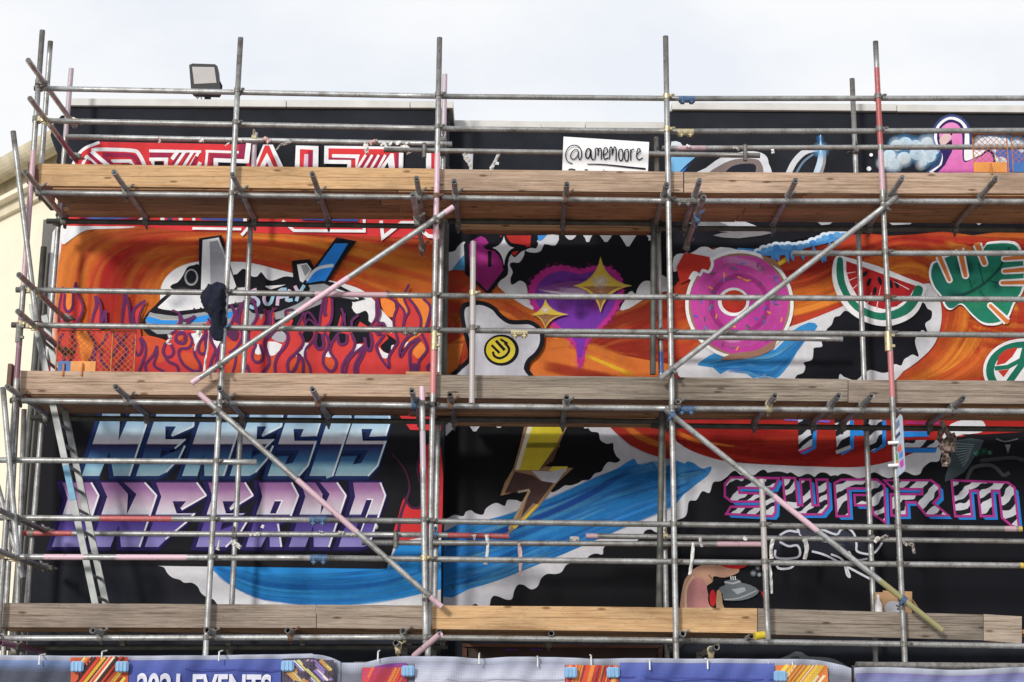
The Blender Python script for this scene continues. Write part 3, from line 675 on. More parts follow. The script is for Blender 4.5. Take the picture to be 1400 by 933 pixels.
# red body of the flames
fl.poly([(76, 513), (78, 440), (84, 420), (90, 428), (98, 425), (101, 412), (107, 410), (113, 428), (108, 445), (118, 452), (126, 440), (131, 418), (138, 430), (138, 452), (160, 452), (168, 430), (172, 418), (178, 440), (182, 446), (184, 425), (190, 440), (194, 468), (210, 470), (225, 470), (238, 452), (242, 440), (246, 455), (254, 450), (262, 452), (275, 456), (285, 436), (290, 460), (300, 470), (312, 450), (320, 424), (326, 440), (334, 420), (330, 450), (340, 462), (346, 440), (352, 450), (362, 425), (366, 445), (373, 420), (378, 450), (390, 460), (400, 445), (410, 452), (414, 440), (424, 450), (436, 446), (440, 430), (444, 410), (452, 408), (453, 430), (450, 445), (460, 452), (466, 430), (470, 450), (484, 456), (492, 440), (505, 448), (513, 434), (516, 414), (518, 440), (524, 452), (536, 456), (539, 440), (542, 415), (548, 425), (552, 440), (557, 418), (566, 420), (574, 436), (575, 450), (584, 450), (590, 425), (600, 440), (603, 513)], FL)
for pts in (ZA([(400, 800), (420, 560), (435, 510), (440, 570), (470, 680), (500, 620), (500, 540), (520, 490), (540, 560), (562, 640), (540, 760), (520, 800)]), ZA([(620, 800), (640, 700), (655, 585), (680, 640), (684, 800)]), ZA([(830, 800), (845, 640), (860, 570), (880, 640), (890, 800)]), ZA([(915, 800), (915, 680), (940, 640), (985, 612), (950, 690), (945, 800)]),
    ZC([(745, 340), (758, 200), (790, 50), (850, 50), (862, 200), (855, 290), (810, 340)]), ZC([(90, 330), (150, 210), (130, 130), (180, 250), (200, 330)]), ZC([(200, 330), (245, 240), (225, 150), (262, 200), (250, 330)]), ZC([(275, 330), (285, 200), (310, 150), (320, 260), (310, 330)]), ZC([(380, 340), (440, 260), (440, 170), (495, 270), (470, 340)]), ZC([(530, 330), (595, 200), (590, 280), (560, 330)]), ZC([(1230, 330), (1290, 240), (1300, 70), (1318, 190), (1300, 280), (1260, 340)]),
    ZD([(690, 330), (690, 230), (722, 120), (740, 110), (785, 200), (775, 330)]), ZD([(778, 330), (800, 240), (832, 180), (800, 60), (840, 60), (935, 240), (945, 340)])): fl.poly(pts, FL, step=.4)
# orange showing through between the tongues
for pts in (ZA([(500, 815), (520, 930), (545, 1000), (590, 1080), (640, 960), (655, 900), (600, 815)]), ZA([(700, 815), (740, 830), (720, 900), (690, 960)]), ZB([(100, 420), (240, 430), (330, 470), (300, 560), (340, 640), (240, 680), (240, 520), (170, 620), (130, 560)]), ZB([(440, 420), (560, 430), (590, 530), (480, 560), (460, 500)]), ZB([(460, 590), (590, 580), (640, 690), (600, 735), (520, 690)]), ZB([(650, 470), (700, 470), (690, 570), (655, 560)]), ZB([(890, 480), (1050, 500), (1040, 760), (900, 760), (940, 600)]),
    ZC([(260, 600), (325, 600), (315, 775), (220, 775), (262, 690)]), ZC([(595, 620), (615, 620), (655, 775), (600, 775)]), ZC([(550, 640), (570, 700), (575, 770), (505, 770), (540, 690)]), ZC([(460, 690), (520, 620), (540, 640), (480, 750), (455, 740)]), ZC([(120, 585), (195, 590), (200, 640), (160, 660), (120, 640)]), ZC([(800, 615), (870, 615), (900, 680), (870, 740), (820, 730), (798, 680)])): fl.poly(pts, OP, smooth=2, step=.4)
for pts in (ZA([(520, 815), (540, 900), (570, 1060), (630, 950), (640, 900), (590, 815)]), ZA([(450, 520), (495, 540), (490, 640), (460, 672), (445, 600)]), ZD([(870, 560), (935, 460), (1000, 560), (940, 640), (880, 600)]), ZD([(560, 60), (650, 70), (700, 110), (690, 240), (600, 200)]), ZD([(850, 60), (960, 60), (1030, 140), (1000, 320), (950, 320), (945, 240)]), ZD([(720, 60), (780, 60), (825, 180), (800, 230), (770, 150)]), ZD([(780, 530), (850, 430), (920, 390), (950, 400), (880, 440), (820, 510)])): fl.poly(pts, OY, smooth=2, step=.4)
# gaps showing white cloud and black smoke
for pts, c in ((ZC([(145, 510), (165, 500), (190, 590), (130, 585)]), WB), (ZC([(255, 470), (390, 500), (320, 600), (262, 590)]), WB), (ZC([(300, 400), (390, 370), (430, 420), (400, 480), (300, 450)]), (170, 172, 182)), (ZC([(590, 480), (645, 490), (605, 615), (520, 610), (590, 540)]), WB), (ZC([(835, 560), (865, 615), (805, 615)]), WB), (ZC([(1090, 500), (1160, 500), (1085, 570), (1075, 540)]), WB), (ZC([(1168, 530), (1160, 560), (1130, 625), (1120, 620)]), WB),
    (ZC([(590, 380), (690, 380), (660, 460), (600, 480)]), BK), (ZC([(712, 400), (770, 400), (790, 480), (770, 535), (730, 540), (705, 500)]), BK), (ZC([(930, 400), (1010, 400), (1005, 470), (970, 500), (920, 480)]), BK), (ZC([(850, 370), (930, 370), (870, 460), (840, 450)]), BK), (ZC([(1060, 380), (1230, 380), (1250, 470), (1230, 555), (1190, 540), (1170, 480), (1080, 490)]), BK), (ZC([(1260, 340), (1340, 340), (1330, 410), (1290, 400)]), BK),
    (ZD([(560, 510), (640, 440), (600, 390), (640, 410), (720, 470), (670, 520), (640, 580), (600, 570)]), BK), (ZD([(545, 525), (590, 570), (640, 590), (630, 625), (580, 625)]), WB), (ZD([(665, 510), (695, 505), (665, 560)]), WB), (ZD([(795, 500), (820, 470), (830, 500), (800, 530)]), WB), (ZD([(760, 560), (800, 520), (790, 540), (765, 600)]), BK), (ZB([(770, 440), (860, 460), (830, 530), (800, 530)]), WB), (ZB([(570, 395), (680, 395), (610, 500), (590, 440)]), WB), (ZB([(850, 330), (1010, 340), (1020, 440), (960, 460)]), (90, 40, 80))):
    fl.poly(pts, c, smooth=2, step=.4)
PUR_ = [ (ZA([(400, 800), (405, 640), (430, 510)]), (3, 2)), (ZA([(445, 560), (440, 650), (465, 682), (495, 650), (500, 560), (520, 480)]), 3), (ZA([(520, 480), (535, 560), (565, 640), (555, 700), (515, 790), (490, 850), (520, 900), (500, 960), (460, 1080)]), 2.6),
  (ZA([(620, 800), (640, 700), (660, 640), (655, 572)]), (2.5, 5)), (ZA([(655, 572), (688, 640), (682, 800)]), (3, 2.5)), (ZA([(690, 790), (705, 720), (722, 672)]), (2, 5)), (ZA([(722, 680), (724, 790)]), 3), (ZA([(830, 790), (845, 650), (860, 562)]), (2.5, 6)), (ZA([(862, 580), (882, 650), (895, 790)]), 3.4), (ZA([(930, 800), (908, 720), (925, 655), (995, 605)]), (5, 3)), (ZA([(945, 790), (955, 700), (995, 612)]), (3, 1.5)),
  (ZA([(600, 815), (645, 890), (640, 960), (590, 1080)]), 3), (ZA([(735, 830), (700, 900), (650, 960), (640, 1080)]), 3), (ZA([(765, 815), (860, 930), (840, 1000), (780, 1080)]), 4), (ZA([(870, 830), (800, 930), (760, 1000)]), 4), (ZA([(430, 830), (400, 900), (440, 960), (420, 1080)]), 3), (ZA([(700, 940), (690, 1010), (740, 1080)]), 3.4),
  (ZB([(30, 440), (24, 530), (48, 594), (82, 585), (100, 520), (80, 440)]), 3.4), (ZB([(85, 430), (125, 490), (135, 570), (108, 660), (70, 765)]), 3.4), (ZB([(140, 765), (132, 690), (172, 640), (215, 590), (240, 510)]), 3.2), (ZB([(240, 510), (243, 590), (212, 680), (240, 722), (310, 755)]), 3.2), (ZB([(325, 480), (300, 560), (325, 615), (380, 608), (400, 560), (372, 490)]), 3.6), (ZB([(310, 590), (350, 660), (430, 700), (452, 765)]), 3.4),
  (ZB([(520, 440), (505, 480), (470, 485), (430, 465), (430, 420), (460, 390), (500, 392), (520, 440)]), 4.4), (ZB([(545, 385), (578, 465), (545, 530), (470, 540), (450, 590), (495, 690), (590, 752), (650, 745), (655, 690), (605, 600), (600, 530)]), 3.4), (ZB([(345, 480), (360, 410), (430, 365)]), 3), (ZB([(385, 172), (455, 200), (495, 265), (610, 225)]), (3, 2.5)), (ZB([(455, 210), (465, 270), (450, 330)]), 4), (ZB([(600, 228), (540, 285), (530, 330)]), 4), (ZB([(690, 300), (705, 400), (650, 480), (640, 560), (680, 590), (712, 560), (705, 480), (730, 400)]), 3.6),
  (ZB([(745, 380), (770, 480), (802, 550), (765, 650), (740, 765)]), 3.6), (ZB([(868, 470), (830, 540), (812, 650), (790, 765)]), 3.4), (ZB([(730, 250), (760, 300), (745, 380)]), 3), (ZB([(935, 320), (985, 220), (950, 110)]), (3, 4)), (ZB([(1080, 75), (1035, 200), (1030, 300), (1060, 420), (1000, 530), (930, 580)]), (3, 3.6)), (ZB([(1000, 180), (1005, 290)]), 4), (ZB([(1000, 600), (990, 680), (965, 765)]), 3), (ZB([(1095, 700), (1130, 765)]), 3.4), (ZB([(1050, 100), (1000, 190)]), 3),
  (ZC([(60, 380), (75, 460), (135, 500), (112, 560), (105, 625), (130, 662), (170, 665), (204, 635), (205, 585), (178, 500)]), 3.6), (ZC([(200, 775), (258, 700), (265, 640), (242, 560), (225, 470), (290, 400), (320, 360)]), 4), (ZC([(50, 690), (80, 775)]), 3.6), (ZC([(325, 775), (322, 680), (355, 595), (420, 515), (447, 440), (435, 370)]), 3.6), (ZC([(555, 380), (592, 450), (585, 505), (520, 580), (450, 650), (445, 740), (475, 770), (515, 730), (545, 650), (548, 595), (590, 660), (592, 775)]), 3.6),
  (ZC([(665, 775), (650, 700), (610, 620), (620, 540), (680, 470), (715, 400), (718, 340)]), 3.2), (ZC([(715, 400), (708, 500), (745, 542), (786, 510), (775, 400)]), 4), (ZC([(790, 380), (828, 440), (832, 520), (790, 590), (785, 680), (840, 750), (890, 735), (906, 660), (850, 570), (858, 500), (900, 430), (945, 370)]), 3.6), (ZC([(925, 420), (930, 480), (970, 500), (1008, 470), (1010, 400)]), 3.6), (ZC([(1050, 390), (1085, 470), (1075, 540), (1010, 625), (970, 700), (965, 775)]), 3.6), (ZC([(1165, 520), (1085, 580), (1020, 660), (995, 775)]), 3.4), (ZC([(1172, 510), (1130, 600), (1085, 700), (1082, 775)]), 3.2), (ZC([(1190, 530), (1160, 610), (1115, 700), (1112, 775)]), 3.2), (ZC([(1180, 430), (1195, 530), (1232, 550), (1250, 480), (1235, 390)]), 4),
  (ZC([(90, 330), (150, 220), (105, 60)]), (3, 4.5)), (ZC([(200, 330), (245, 250), (215, 160)]), (3, 3)), (ZC([(260, 330), (258, 210), (262, 170)]), 3), (ZC([(275, 320), (285, 190), (340, 150)]), (3, 2.4)), (ZC([(318, 310), (312, 240)]), 2.6), (ZC([(440, 280), (420, 180), (500, 160)]), (3, 2)), (ZC([(535, 320), (600, 190)]), (3, 3)), (ZC([(605, 310), (610, 220), (640, 190), (690, 240), (735, 330)]), 3), (ZC([(600, 330), (640, 260), (690, 290), (712, 330)]), 2.6), (ZC([(745, 330), (758, 200), (785, 50)]), 3), (ZC([(868, 60), (868, 200), (850, 290), (800, 335)]), 3.4), (ZC([(805, 225), (795, 180), (815, 50)]), (5, 3)), (ZC([(955, 150), (975, 220), (955, 320)]), (3, 3)), (ZC([(985, 200), (992, 320)]), 3), (ZC([(1120, 215), (1060, 270), (1055, 330)]), 3.4),
  (ZC([(1230, 330), (1288, 240), (1290, 120), (1298, 20)]), (3, 3)), (ZC([(1300, 60), (1322, 190), (1302, 270), (1345, 300)]), 3.4), (ZD([(515, 330), (550, 300), (590, 300), (600, 340)]), 4), (ZD([(525, 380), (540, 400), (570, 390)]), 4), (ZD([(600, 400), (550, 470), (520, 520), (560, 620), (640, 720), (640, 620), (690, 530), (725, 470), (705, 380)]), 3.2), (ZD([(690, 330), (688, 240), (722, 140), (705, 90), (640, 40), (625, -20)]), (3, 3)), (ZD([(720, 95), (790, 190), (775, 330)]), 3), (ZD([(780, 320), (800, 240), (832, 175), (790, 70), (800, 0), (835, -75)]), 3), (ZD([(835, 60), (900, 140), (945, 240), (945, 335)]), 3.2), (ZD([(970, 60), (1040, 150), (1000, 330)]), (3, 4)), (ZD([(1050, 120), (1010, 320)]), 3.4),
  (ZD([(905, 385), (810, 440), (750, 540), (752, 612), (790, 560), (850, 480), (940, 440)]), 3.6), (ZD([(940, 445), (850, 550), (842, 640), (855, 775)]), 3.6), (ZD([(955, 395), (1008, 540), (930, 660), (925, 775)]), 3.4), (ZD([(890, 680), (880, 775)]), 6), (ZD([(1040, 680), (1010, 720), (1030, 775)]), 3.4)]
for pts, w_ in PUR_: fl.stroke(pts, tuple(a*1.1 for a in w_) if isinstance(w_, tuple) else w_*1.1, FP, smooth=6, step=.3)
fl.ell(246.5, 462.3, 3.6, 3.4, OP)
fl.done()
# --- NEMESIS INFERNO chrome lettering
def st_(c): return paint(c)
M['chrome'] = make_paint('chrome_lettering_blue', 'ramp', [(.0, st_((196, 214, 232))), (.10, st_((140, 182, 220))), (.30, st_((176, 204, 222))), (.47, st_((200, 196, 208))), (.495, st_((200, 196, 208))), (.515, st_((40, 32, 70))), (.60, st_((44, 62, 112))), (.76, st_((58, 112, 162))), (.88, st_((140, 186, 206))), (1, st_((150, 180, 196)))])
M['chrome2'] = make_paint('chrome_lettering_violet', 'ramp', [(.0, st_((140, 96, 150))), (.10, st_((150, 104, 156))), (.28, st_((186, 162, 188))), (.42, st_((204, 196, 210))), (.485, st_((202, 202, 218))), (.51, st_((44, 34, 92))), (.60, st_((74, 50, 136))), (.78, st_((98, 86, 168))), (.9, st_((140, 134, 200))), (1, st_((138, 128, 196)))])
NAVY = (22, 44, 92); VIO = (34, 24, 82)
LAY[DW] = 1
tp = Pic('painted_back_panel', D, 'black painted panel behind the chrome lettering'); tp.poly([(62, 566), (603, 566), (603, 745), (538, 745), (529, 778), (240, 774), (40, 774)], (19, 19, 25)); tp.done()
SL = .33
def glyphs(name, boxes, y0, y1, mat, dark, light, label):
    bk = Pic(name+'_shadow', D, None)
    fg = Pic(name, D, label, mat=mat); hi = Pic(name+'_highlight', D, None)
    def T(x0, w, u, v): y = y0+(y1-y0)*v; return (x0+u*w - SL*(y-y0), y)
    for x0, w, g in boxes:
        out_, holes = g
        o = [T(x0, w, u, v) for u, v in out_]
        bk.stroke([(x-3.0, y+1.5) for x, y in o], 17, dark, closed=True, step=.3, soft=1, a=.6)
        bk.stroke([(x-3.0, y+1.2) for x, y in o], 7, dark, closed=True, step=.3); bk.poly([(x-4, y+2) for x, y in o], dark, step=.3)
    for x0, w, g in boxes:
        o = [T(x0, w, u, v) for u, v in g[0]]
        # subdivide edges so that the colour bands follow the height
        fg.k = max(fg.k, bk.k) if fg.k < bk.k else fg.k
        q = []
        for i in range(len(o)):
            a, b = o[i], o[(i+1) % len(o)]
            q.append(a)
        fg.raw(q, [(y-y0)/(y1-y0) for x, y in q])
        hi.k = max(hi.k, fg.k)
        for h in g[1]:
            hp = [T(x0, w, u, v) for u, v in h]
            hi.poly(hp, dark, step=.3); hi.stroke(hp[:3], 1.6, light, step=.3)
        for i in range(len(o)):
            a, b = o[i], o[(i+1) % len(o)]
            if b[1] > a[1]+12 and (g[0][i][0] > .6 or g[0][(i+1) % len(o)][0] > .6): hi.seg(a[0]-1.4, a[1], b[0]-1.4, b[1], 2.4, light, step=.3)
    bk.done(); o = fg.done(); h = hi.done()
gN = ([(0, 0), (.36, 0), (.52, .46), (.58, 0), (1, 0), (1, 1), (.66, 1), (.40, .62), (.36, 1), (0, 1)], [])
gE = ([(0, 0), (1.0, 0), (1.1, .23), (.62, .38), (.56, .37), (.62, .23), (.34, .23), (.45, .43), (1.0, .43), (.81, .575), (.43, .55), (.47, .72), (1.05, .53), (1.0, .73), (.78, .94), (.6, 1), (0, 1)], [])
gM = ([(0, 0), (.44, 0), (.50, .34), (.56, 0), (1, 0), (1, 1), (.53, 1), (.34, .66), (.36, 1), (0, 1)], [])
gS = ([(0, 0), (.9, 0), (1.04, .14), (1.05, .38), (.58, .39), (.60, .27), (.30, .27), (.44, .455), (1.1, .455), (1.1, .84), (.93, 1), (0, 1), (0, .70), (.42, .69), (.38, .82), (.60, .80), (.68, .60), (0, .60)], [])
gI = ([(0, 0), (.85, 0), (1, .14), (1, 1), (.74, 1.04), (.70, 1), (0, 1)], [])
glyphs('painted_nemesis_lettering', [(141, 66, gN), (215, 52, gE), (278, 58, gM), (343, 45, gE), (395, 47, gS), (452, 33, gI), (487, 50, gS)], 563, 651, 'chrome', NAVY, (206, 222, 232), 'metallic blue NEMESIS lettering')
cI = ([(-.35, 0), (.62, 0), (1, .2), (1, 1), (0, 1), (0, .25)], [])
cN = ([(-.22, 0), (.12, 0), (.40, .18), (.51, .50), (.57, .18), (.24, 0), (.68, 0), (1, .2), (1, 1), (.61, 1), (.42, .66), (.40, 1), (0, 1), (0, .22)], [])
cF = ([(-.22, 0), (.70, 0), (1, .2), (.56, .42), (.50, .40), (.58, .29), (.28, .29), (.46, .48), (.88, .48), (.75, .62), (.42, .88), (.30, 1), (0, 1), (0, .22)], [])
cE = ([(-.22, 0), (.70, 0), (1, .2), (.56, .42), (.50, .40), (.58, .29), (.28, .29), (.46, .48), (.92, .48), (.78, .58), (.44, .58), (.46, .74), (1.08, .56), (.98, .80), (.75, 1), (0, 1), (0, .22)], [])
cR = ([(-.22, 0), (.70, 0), (1, .2), (.98, .52), (.70, .64), (1.0, 1), (.66, 1), (.50, .74), (.42, 1), (0, 1), (0, .22)], [[(.38, .28), (.58, .28), (.54, .48), (.36, .48)]])
cO = ([(-.22, 0), (.70, 0), (1, .2), (1, .96), (.80, 1), (0, 1), (0, .22)], [[(.40, .26), (.60, .26), (.56, .76), (.36, .76)]])
glyphs('painted_inferno_lettering', [(100, 42, cI), (153, 68, cN), (227, 62, cF), (297, 56, cE), (365, 50, cR), (424, 56, cN), (492, 42, cO)], 660, 748, 'chrome2', VIO, (224, 222, 232), 'metallic violet INFERNO lettering')
# flames right of the lettering
f2 = Pic('painted_small_flame', D, 'red flame with purple outline at the right end of the chrome lettering')
f2.poly([(540, 742), (545, 705), (553, 680), (560, 690), (570, 697), (578, 690), (576, 660), (573, 638), (580, 612), (603, 612), (603, 742)], (196, 42, 46), smooth=3)
f2.stroke([(536, 621), (552, 640), (560, 665), (555, 685), (548, 705), (543, 740)], (1.5, 5), (78, 34, 66), smooth=5); f2.stroke([(553, 680), (562, 694), (575, 692), (577, 670), (571, 645), (574, 618), (582, 608)], 3, (70, 30, 62), smooth=5)
f2.poly([(544, 566.5), (603, 567), (603, 574), (550, 573.5)], CRIM).poly([(555, 580), (603, 581), (603, 589), (561, 588)], CRIM); f2.done()
# blue wave of the lower left
bl = Pic('painted_wave', D, 'blue and white brushed wave sweeping along the bottom of the left wall')
bl.poly(spline([(216, 774), (224, 776), (229, 784), (236, 790), (246, 793), (252, 797), (262, 797), (270, 802), (275, 811), (283, 817), (292, 820), (298, 827), (310, 832), (330, 840)], False, 5) + [ (603, 840), (603, 730), (540, 742), (529, 778)], WH, smooth=0)
bl.poly([(283, 773), (300, 788), (325, 806), (360, 820), (410, 827), (480, 827), (550, 818), (603, 806), (603, 741), (544, 743), (529, 778)], (24, 132, 208), smooth=0)
bl.swirl([(290, 770), (360, 785), (440, 786), (530, 776), (603, 742)], [(296, 786), (350, 816), (420, 826), (520, 822), (603, 804)], 70, [(16, 104, 188), (24, 134, 208), (52, 156, 220), (20, 118, 198), (40, 146, 216)], (3, 9), (.25, .6))
bl.poly([(240, 772), (529, 777.5), (538, 743), (544, 735), (500, 735), (240, 735)], (26, 25, 30), step=-30) if False else None
bl.done()
tp2 = Pic('painted_back_panel', D, 'lower edge of the black panel under the chrome lettering'); tp2.poly([(236, 764), (532, 764), (529, 778), (240, 773.5)], (19, 19, 25)); tp2.done()
# ================================================== MIDDLE (recessed)
D = DM
tm = Pic('painted_white_strokes', D, 'unfinished white brush strokes on the black parapet')
tm.poly([(633, 205), (647, 205), (646, 232), (642, 232), (641, 222), (634, 218)], WH).seg(671, 233, 684, 206, 4, WH).seg(674, 222, 682, 224, 4, WH); tm.done()
bg = Pic('painted_swirl', D, 'orange, red and white swirls behind the painted purple heart')
bg.poly([(606, 362), (640, 366), (690, 388), (722, 404), (850, 428), (925, 366), (925, 520), (603, 520)], (166, 52, 34))
bg.swirl([(604, 372), (680, 392), (760, 440), (840, 480), (925, 500)], [(604, 520), (680, 470), (760, 510), (840, 560), (925, 560)], 60, [(218, 112, 44), (226, 126, 46), (204, 96, 42), (178, 56, 36)], (8, 22), (.4, .85))
bg.swirl([(760, 478), (820, 440), (880, 410), (925, 380)], [(790, 500), (840, 496), (890, 500), (925, 500)], 46, [(160, 44, 30), (176, 66, 34), (196, 104, 44), (150, 40, 30)], (6, 16), (.4, .8))
bg.poly([(606, 470), (634, 470), (622, 520), (604, 520)], (200, 110, 40)).poly([(728, 470), (780, 462), (830, 482), (925, 500), (925, 520), (722, 520)], (204, 108, 42))
bg.stroke([(796, 484), (830, 498), (868, 514)], (6, 10), (222, 168, 36), smooth=4, soft=2, a=.9).stroke([(735, 478), (790, 470), (880, 505)], 16, (212, 120, 46), smooth=4, soft=2, a=.7).stroke([(740, 500), (800, 512), (850, 522)], 18, (160, 50, 32), smooth=4, soft=2, a=.8)
bg.poly([(604, 318), (925, 318), (925, 372), (893, 390), (880, 392), (855, 425), (720, 410), (700, 398), (680, 386), (604, 344)], (15, 16, 24))
bg.poly([(606, 344), (614, 345), (622, 343), (627, 336), (636, 331), (640, 350), (628, 362), (619, 369), (606, 370)], WH, smooth=3).poly([(618, 369), (626, 358), (637, 346), (637, 370)], (72, 140, 186))
bg.poly([(681, 392), (694, 376), (694, 356), (696, 344), (703, 352), (712, 345), (717, 342), (716, 350), (710, 359), (700, 359), (697, 363), (701, 372), (698, 381), (699, 389), (704, 388), (711, 384), (719, 389), (722, 402), (728, 424)], WH, smooth=4)
bg.poly([(718, 343), (726, 339), (733, 340), (736, 332), (734, 330), (745, 322), (764, 322), (761, 334), (755, 336), (744, 334), (740, 343), (730, 346)], WH, smooth=2).poly([(735, 322), (748, 322), (741, 329), (736, 330)], (60, 140, 214))
for x0, x1, d in ((772, 788, 328), (797, 810, 331), (820, 837, 331), (847, 870, 337), (884, 892, 329)):
    bg.poly([(x0, 322), (x1, 322), (x1-2, 325), ((x0+x1)/2+2, d), ((x0+x1)/2-2, d), (x0+3, 326)], WH)
bg.poly([(847, 424), (856, 408), (858, 402), (864, 398), (869, 403), (871, 396), (877, 387), (884, 384), (891, 387), (892, 402), (876, 412), (860, 422)], WH, smooth=2).poly([(901, 380), (905, 376), (912, 380), (914, 398), (900, 400)], WH); bg.done()
gem = Pic('painted_magenta_gem', D, 'magenta gem shape with black outline and a white sparkle')
gem.poly([(675, 322), (726, 322), (725, 337), (712, 340), (704, 350), (680, 335)], (196, 44, 40))
gem.poly([(640, 326), (658, 318), (672, 320), (684, 322), (686, 330), (720, 336), (716, 343), (702, 344), (696, 352), (692, 374), (668, 404), (636, 374), (634, 335)], BK)
gem.poly([(641, 334), (647, 328), (657, 323), (664, 326), (668, 333), (661, 337), (664, 341), (685, 345), (688, 370), (666, 398), (651, 383), (642, 370)], (172, 42, 140), grad=(660, 330, 666, 400, (130, 26, 96))).poly([(667, 343), (672, 343), (672, 365), (667, 365)], BK).seg(663, 338, 700, 340, 4, BK)
def star(pc, cx, cy, up, dn, lf, rt, c, q=.16, half=None):
    T = [(cx, cy-up), (cx+rt, cy), (cx, cy+dn), (cx-lf, cy)]; pts = []
    for i in range(4):
        a, b = Vector(T[i]), Vector(T[(i+1) % 4]); ce = Vector((cx, cy)) + ((a-Vector((cx, cy)))+(b-Vector((cx, cy))))*q
        for k in range(6):
            t = k/6; pts.append(tuple((1-t)**2*a + 2*t*(1-t)*ce + t*t*b))
    pc.poly(pts, c)
    return pts
star(gem, 689, 339, 26, 28, 22, 22, BK, .2); star(gem, 689, 339, 16, 24, 16, 14, WB); gem.done()
he = Pic('painted_purple_heart', D, 'furry purple heart with magenta rim and gold sparkles')
hp = [(792, 368), (806, 365), (822, 363), (838, 368), (849, 378), (853, 394), (851, 408), (843, 426), (832, 440), (820, 453), (808, 465), (801, 478), (798, 496), (792, 503), (789, 492), (787, 478), (778, 466), (762, 452), (742, 436), (728, 420), (722, 404), (725, 388), (736, 374), (752, 365), (772, 363)]
def furry(pts, amp, n=3):
    p = spline(pts, True, n); c = Vector((788, 410)); o = []
    for i, a in enumerate(p):
        v = Vector(a); d = (v-c).normalized(); o.append(tuple(v + d*(amp if i % 2 else -amp)))
    return o
he.poly(furry(hp, 1.1, 4), (178, 38, 136)); he.poly([((x-790)*.86+790, (y-412)*.86+413) for x, y in spline(hp, True, 5)], (104, 46, 146), grad=(790, 370, 790, 480, (112, 44, 164)))
for k in range(46):
    t = R.uniform(0, 6.28); r = R.uniform(.2, .8); he.glow(788+r*48*math.cos(t), 408+r*30*math.sin(t), R.uniform(6, 14), R.choice([(110, 44, 150), (74, 30, 108), (120, 40, 130), (70, 40, 120)]), .5)
he.poly([(733, 396), (760, 388), (790, 384), (812, 388), (822, 398), (800, 404), (770, 402), (745, 398)], (128, 70, 140), smooth=4, a=.8).stroke([(736, 397), (760, 400), (785, 402), (812, 400)], (3, 6), (196, 176, 204), smooth=4, soft=2, a=.95).stroke([(760, 397), (790, 397), (815, 397)], 9, (186, 160, 196), soft=2, a=.6, smooth=3)
RH = random.Random(11)
for p in spline(hp, True, 3): he.glow(p[0]+RH.uniform(-3, 3), p[1]+RH.uniform(-3, 3), RH.uniform(3, 5), RH.choice([(176, 40, 134), (190, 50, 150), (160, 36, 124)]), .28)
GO = (206, 176, 66)
for cx, cy, up, dn, lf, rt in ((821, 391, 40, 37, 38, 43), (745.5, 430, 22, 21, 20, 32)):
    star(he, cx, cy, up, dn, lf, rt, (196, 168, 84)); star(he, cx, cy, up*.9, dn*.88, lf*.86, rt*.86, (212, 184, 60))
    k = star(he, cx, cy+1, 2, dn*.82, lf*.72, rt*.72, (140, 98, 62)); he.glow(cx, cy-6, up*.26, (226, 222, 216), .95, sx=1.4); he.glow(cx, cy+8, up*.2, (186, 140, 110), .8, sx=1.2)
he.done()
eg = Pic('painted_egg_smiley', D, 'white egg blob with a black outline and a yellow power-button smiley')
ep = [(632, 431), (634, 420), (642, 416), (658, 414.5), (674, 421), (684, 432), (696, 440), (710, 441), (724, 441), (736, 448), (741, 458), (740, 472), (733, 484), (723, 493), (719, 504), (720, 520), (622, 520), (627, 506), (640, 494), (643, 484), (640, 468), (635, 450)]
eg.poly(spline([((x-685)*1.055+685, (y-470)*1.06+470) for x, y in ep], True, 4), BK); eg.poly(spline(ep, True, 4), (196, 198, 208), grad=(650, 420, 700, 510, (186, 188, 200)))
eg.stroke(ep, 6, BK, smooth=4, closed=True); eg.ell(685.5, 479, 24, 21.5, BK, n=28).ell(684.5, 478.5, 20, 18, (206, 186, 30), n=28, grad=(672, 480, 704, 480, (222, 206, 70)))
eg.stroke([(674, 481), (676, 487), (684, 490), (693, 485), (696, 477), (690, 469)], 3.4, BK, smooth=6).seg(678, 466, 690, 479, 4, BK).seg(672, 472, 683, 483, 3.4, BK).seg(684, 464, 694, 470, 3, BK); eg.done()
LAY[DM] = 1
lo = Pic('painted_wave', D, 'blue brushed wave with white foam rising to the right below the lightning bolt')
lo.poly([(603, 578), (925, 578), (925, 620), (925, 840), (603, 840)], (192, 193, 202))
lo.poly([(603, 596), (612, 590), (622, 582), (650, 580), (700, 578), (790, 578), (802, 583), (808, 590), (818, 592), (821, 602), (830, 607), (838, 606), (839, 615), (843, 624), (848, 629), (842, 633), (832, 632), (826, 638), (822, 645), (813, 648), (806, 656), (797, 657), (790, 661), (780, 664), (772, 664), (763, 670), (752, 672), (735, 650), (716, 684), (706, 684), (694, 684), (690, 692), (680, 688), (672, 690), (664, 696), (660, 704), (650, 702), (644, 698), (637, 700), (633, 706), (622, 704), (603, 701)], (10, 11, 17), smooth=5)
lo.poly([(607, 578), (624, 578), (620, 586), (608, 598)], WH); 
for x0, x1, d in ((640, 658, 590), (674, 690, 585), (796, 806, 586)): lo.poly([(x0, 580), (x1, 580), ((x0+x1)/2+2, d), ((x0+x1)/2-2, d)], WH)
lo.poly([(603, 729), (660, 712), (700, 702), (740, 688), (775, 672), (810, 656), (845, 640), (866, 627), (871, 634), (880, 636), (891, 631), (896, 636), (902, 642), (925, 636), (925, 690), (912, 694), (880, 708), (850, 722), (815, 738), (770, 758), (720, 778), (680, 794), (640, 806), (603, 816)], (28, 122, 200), smooth=2)
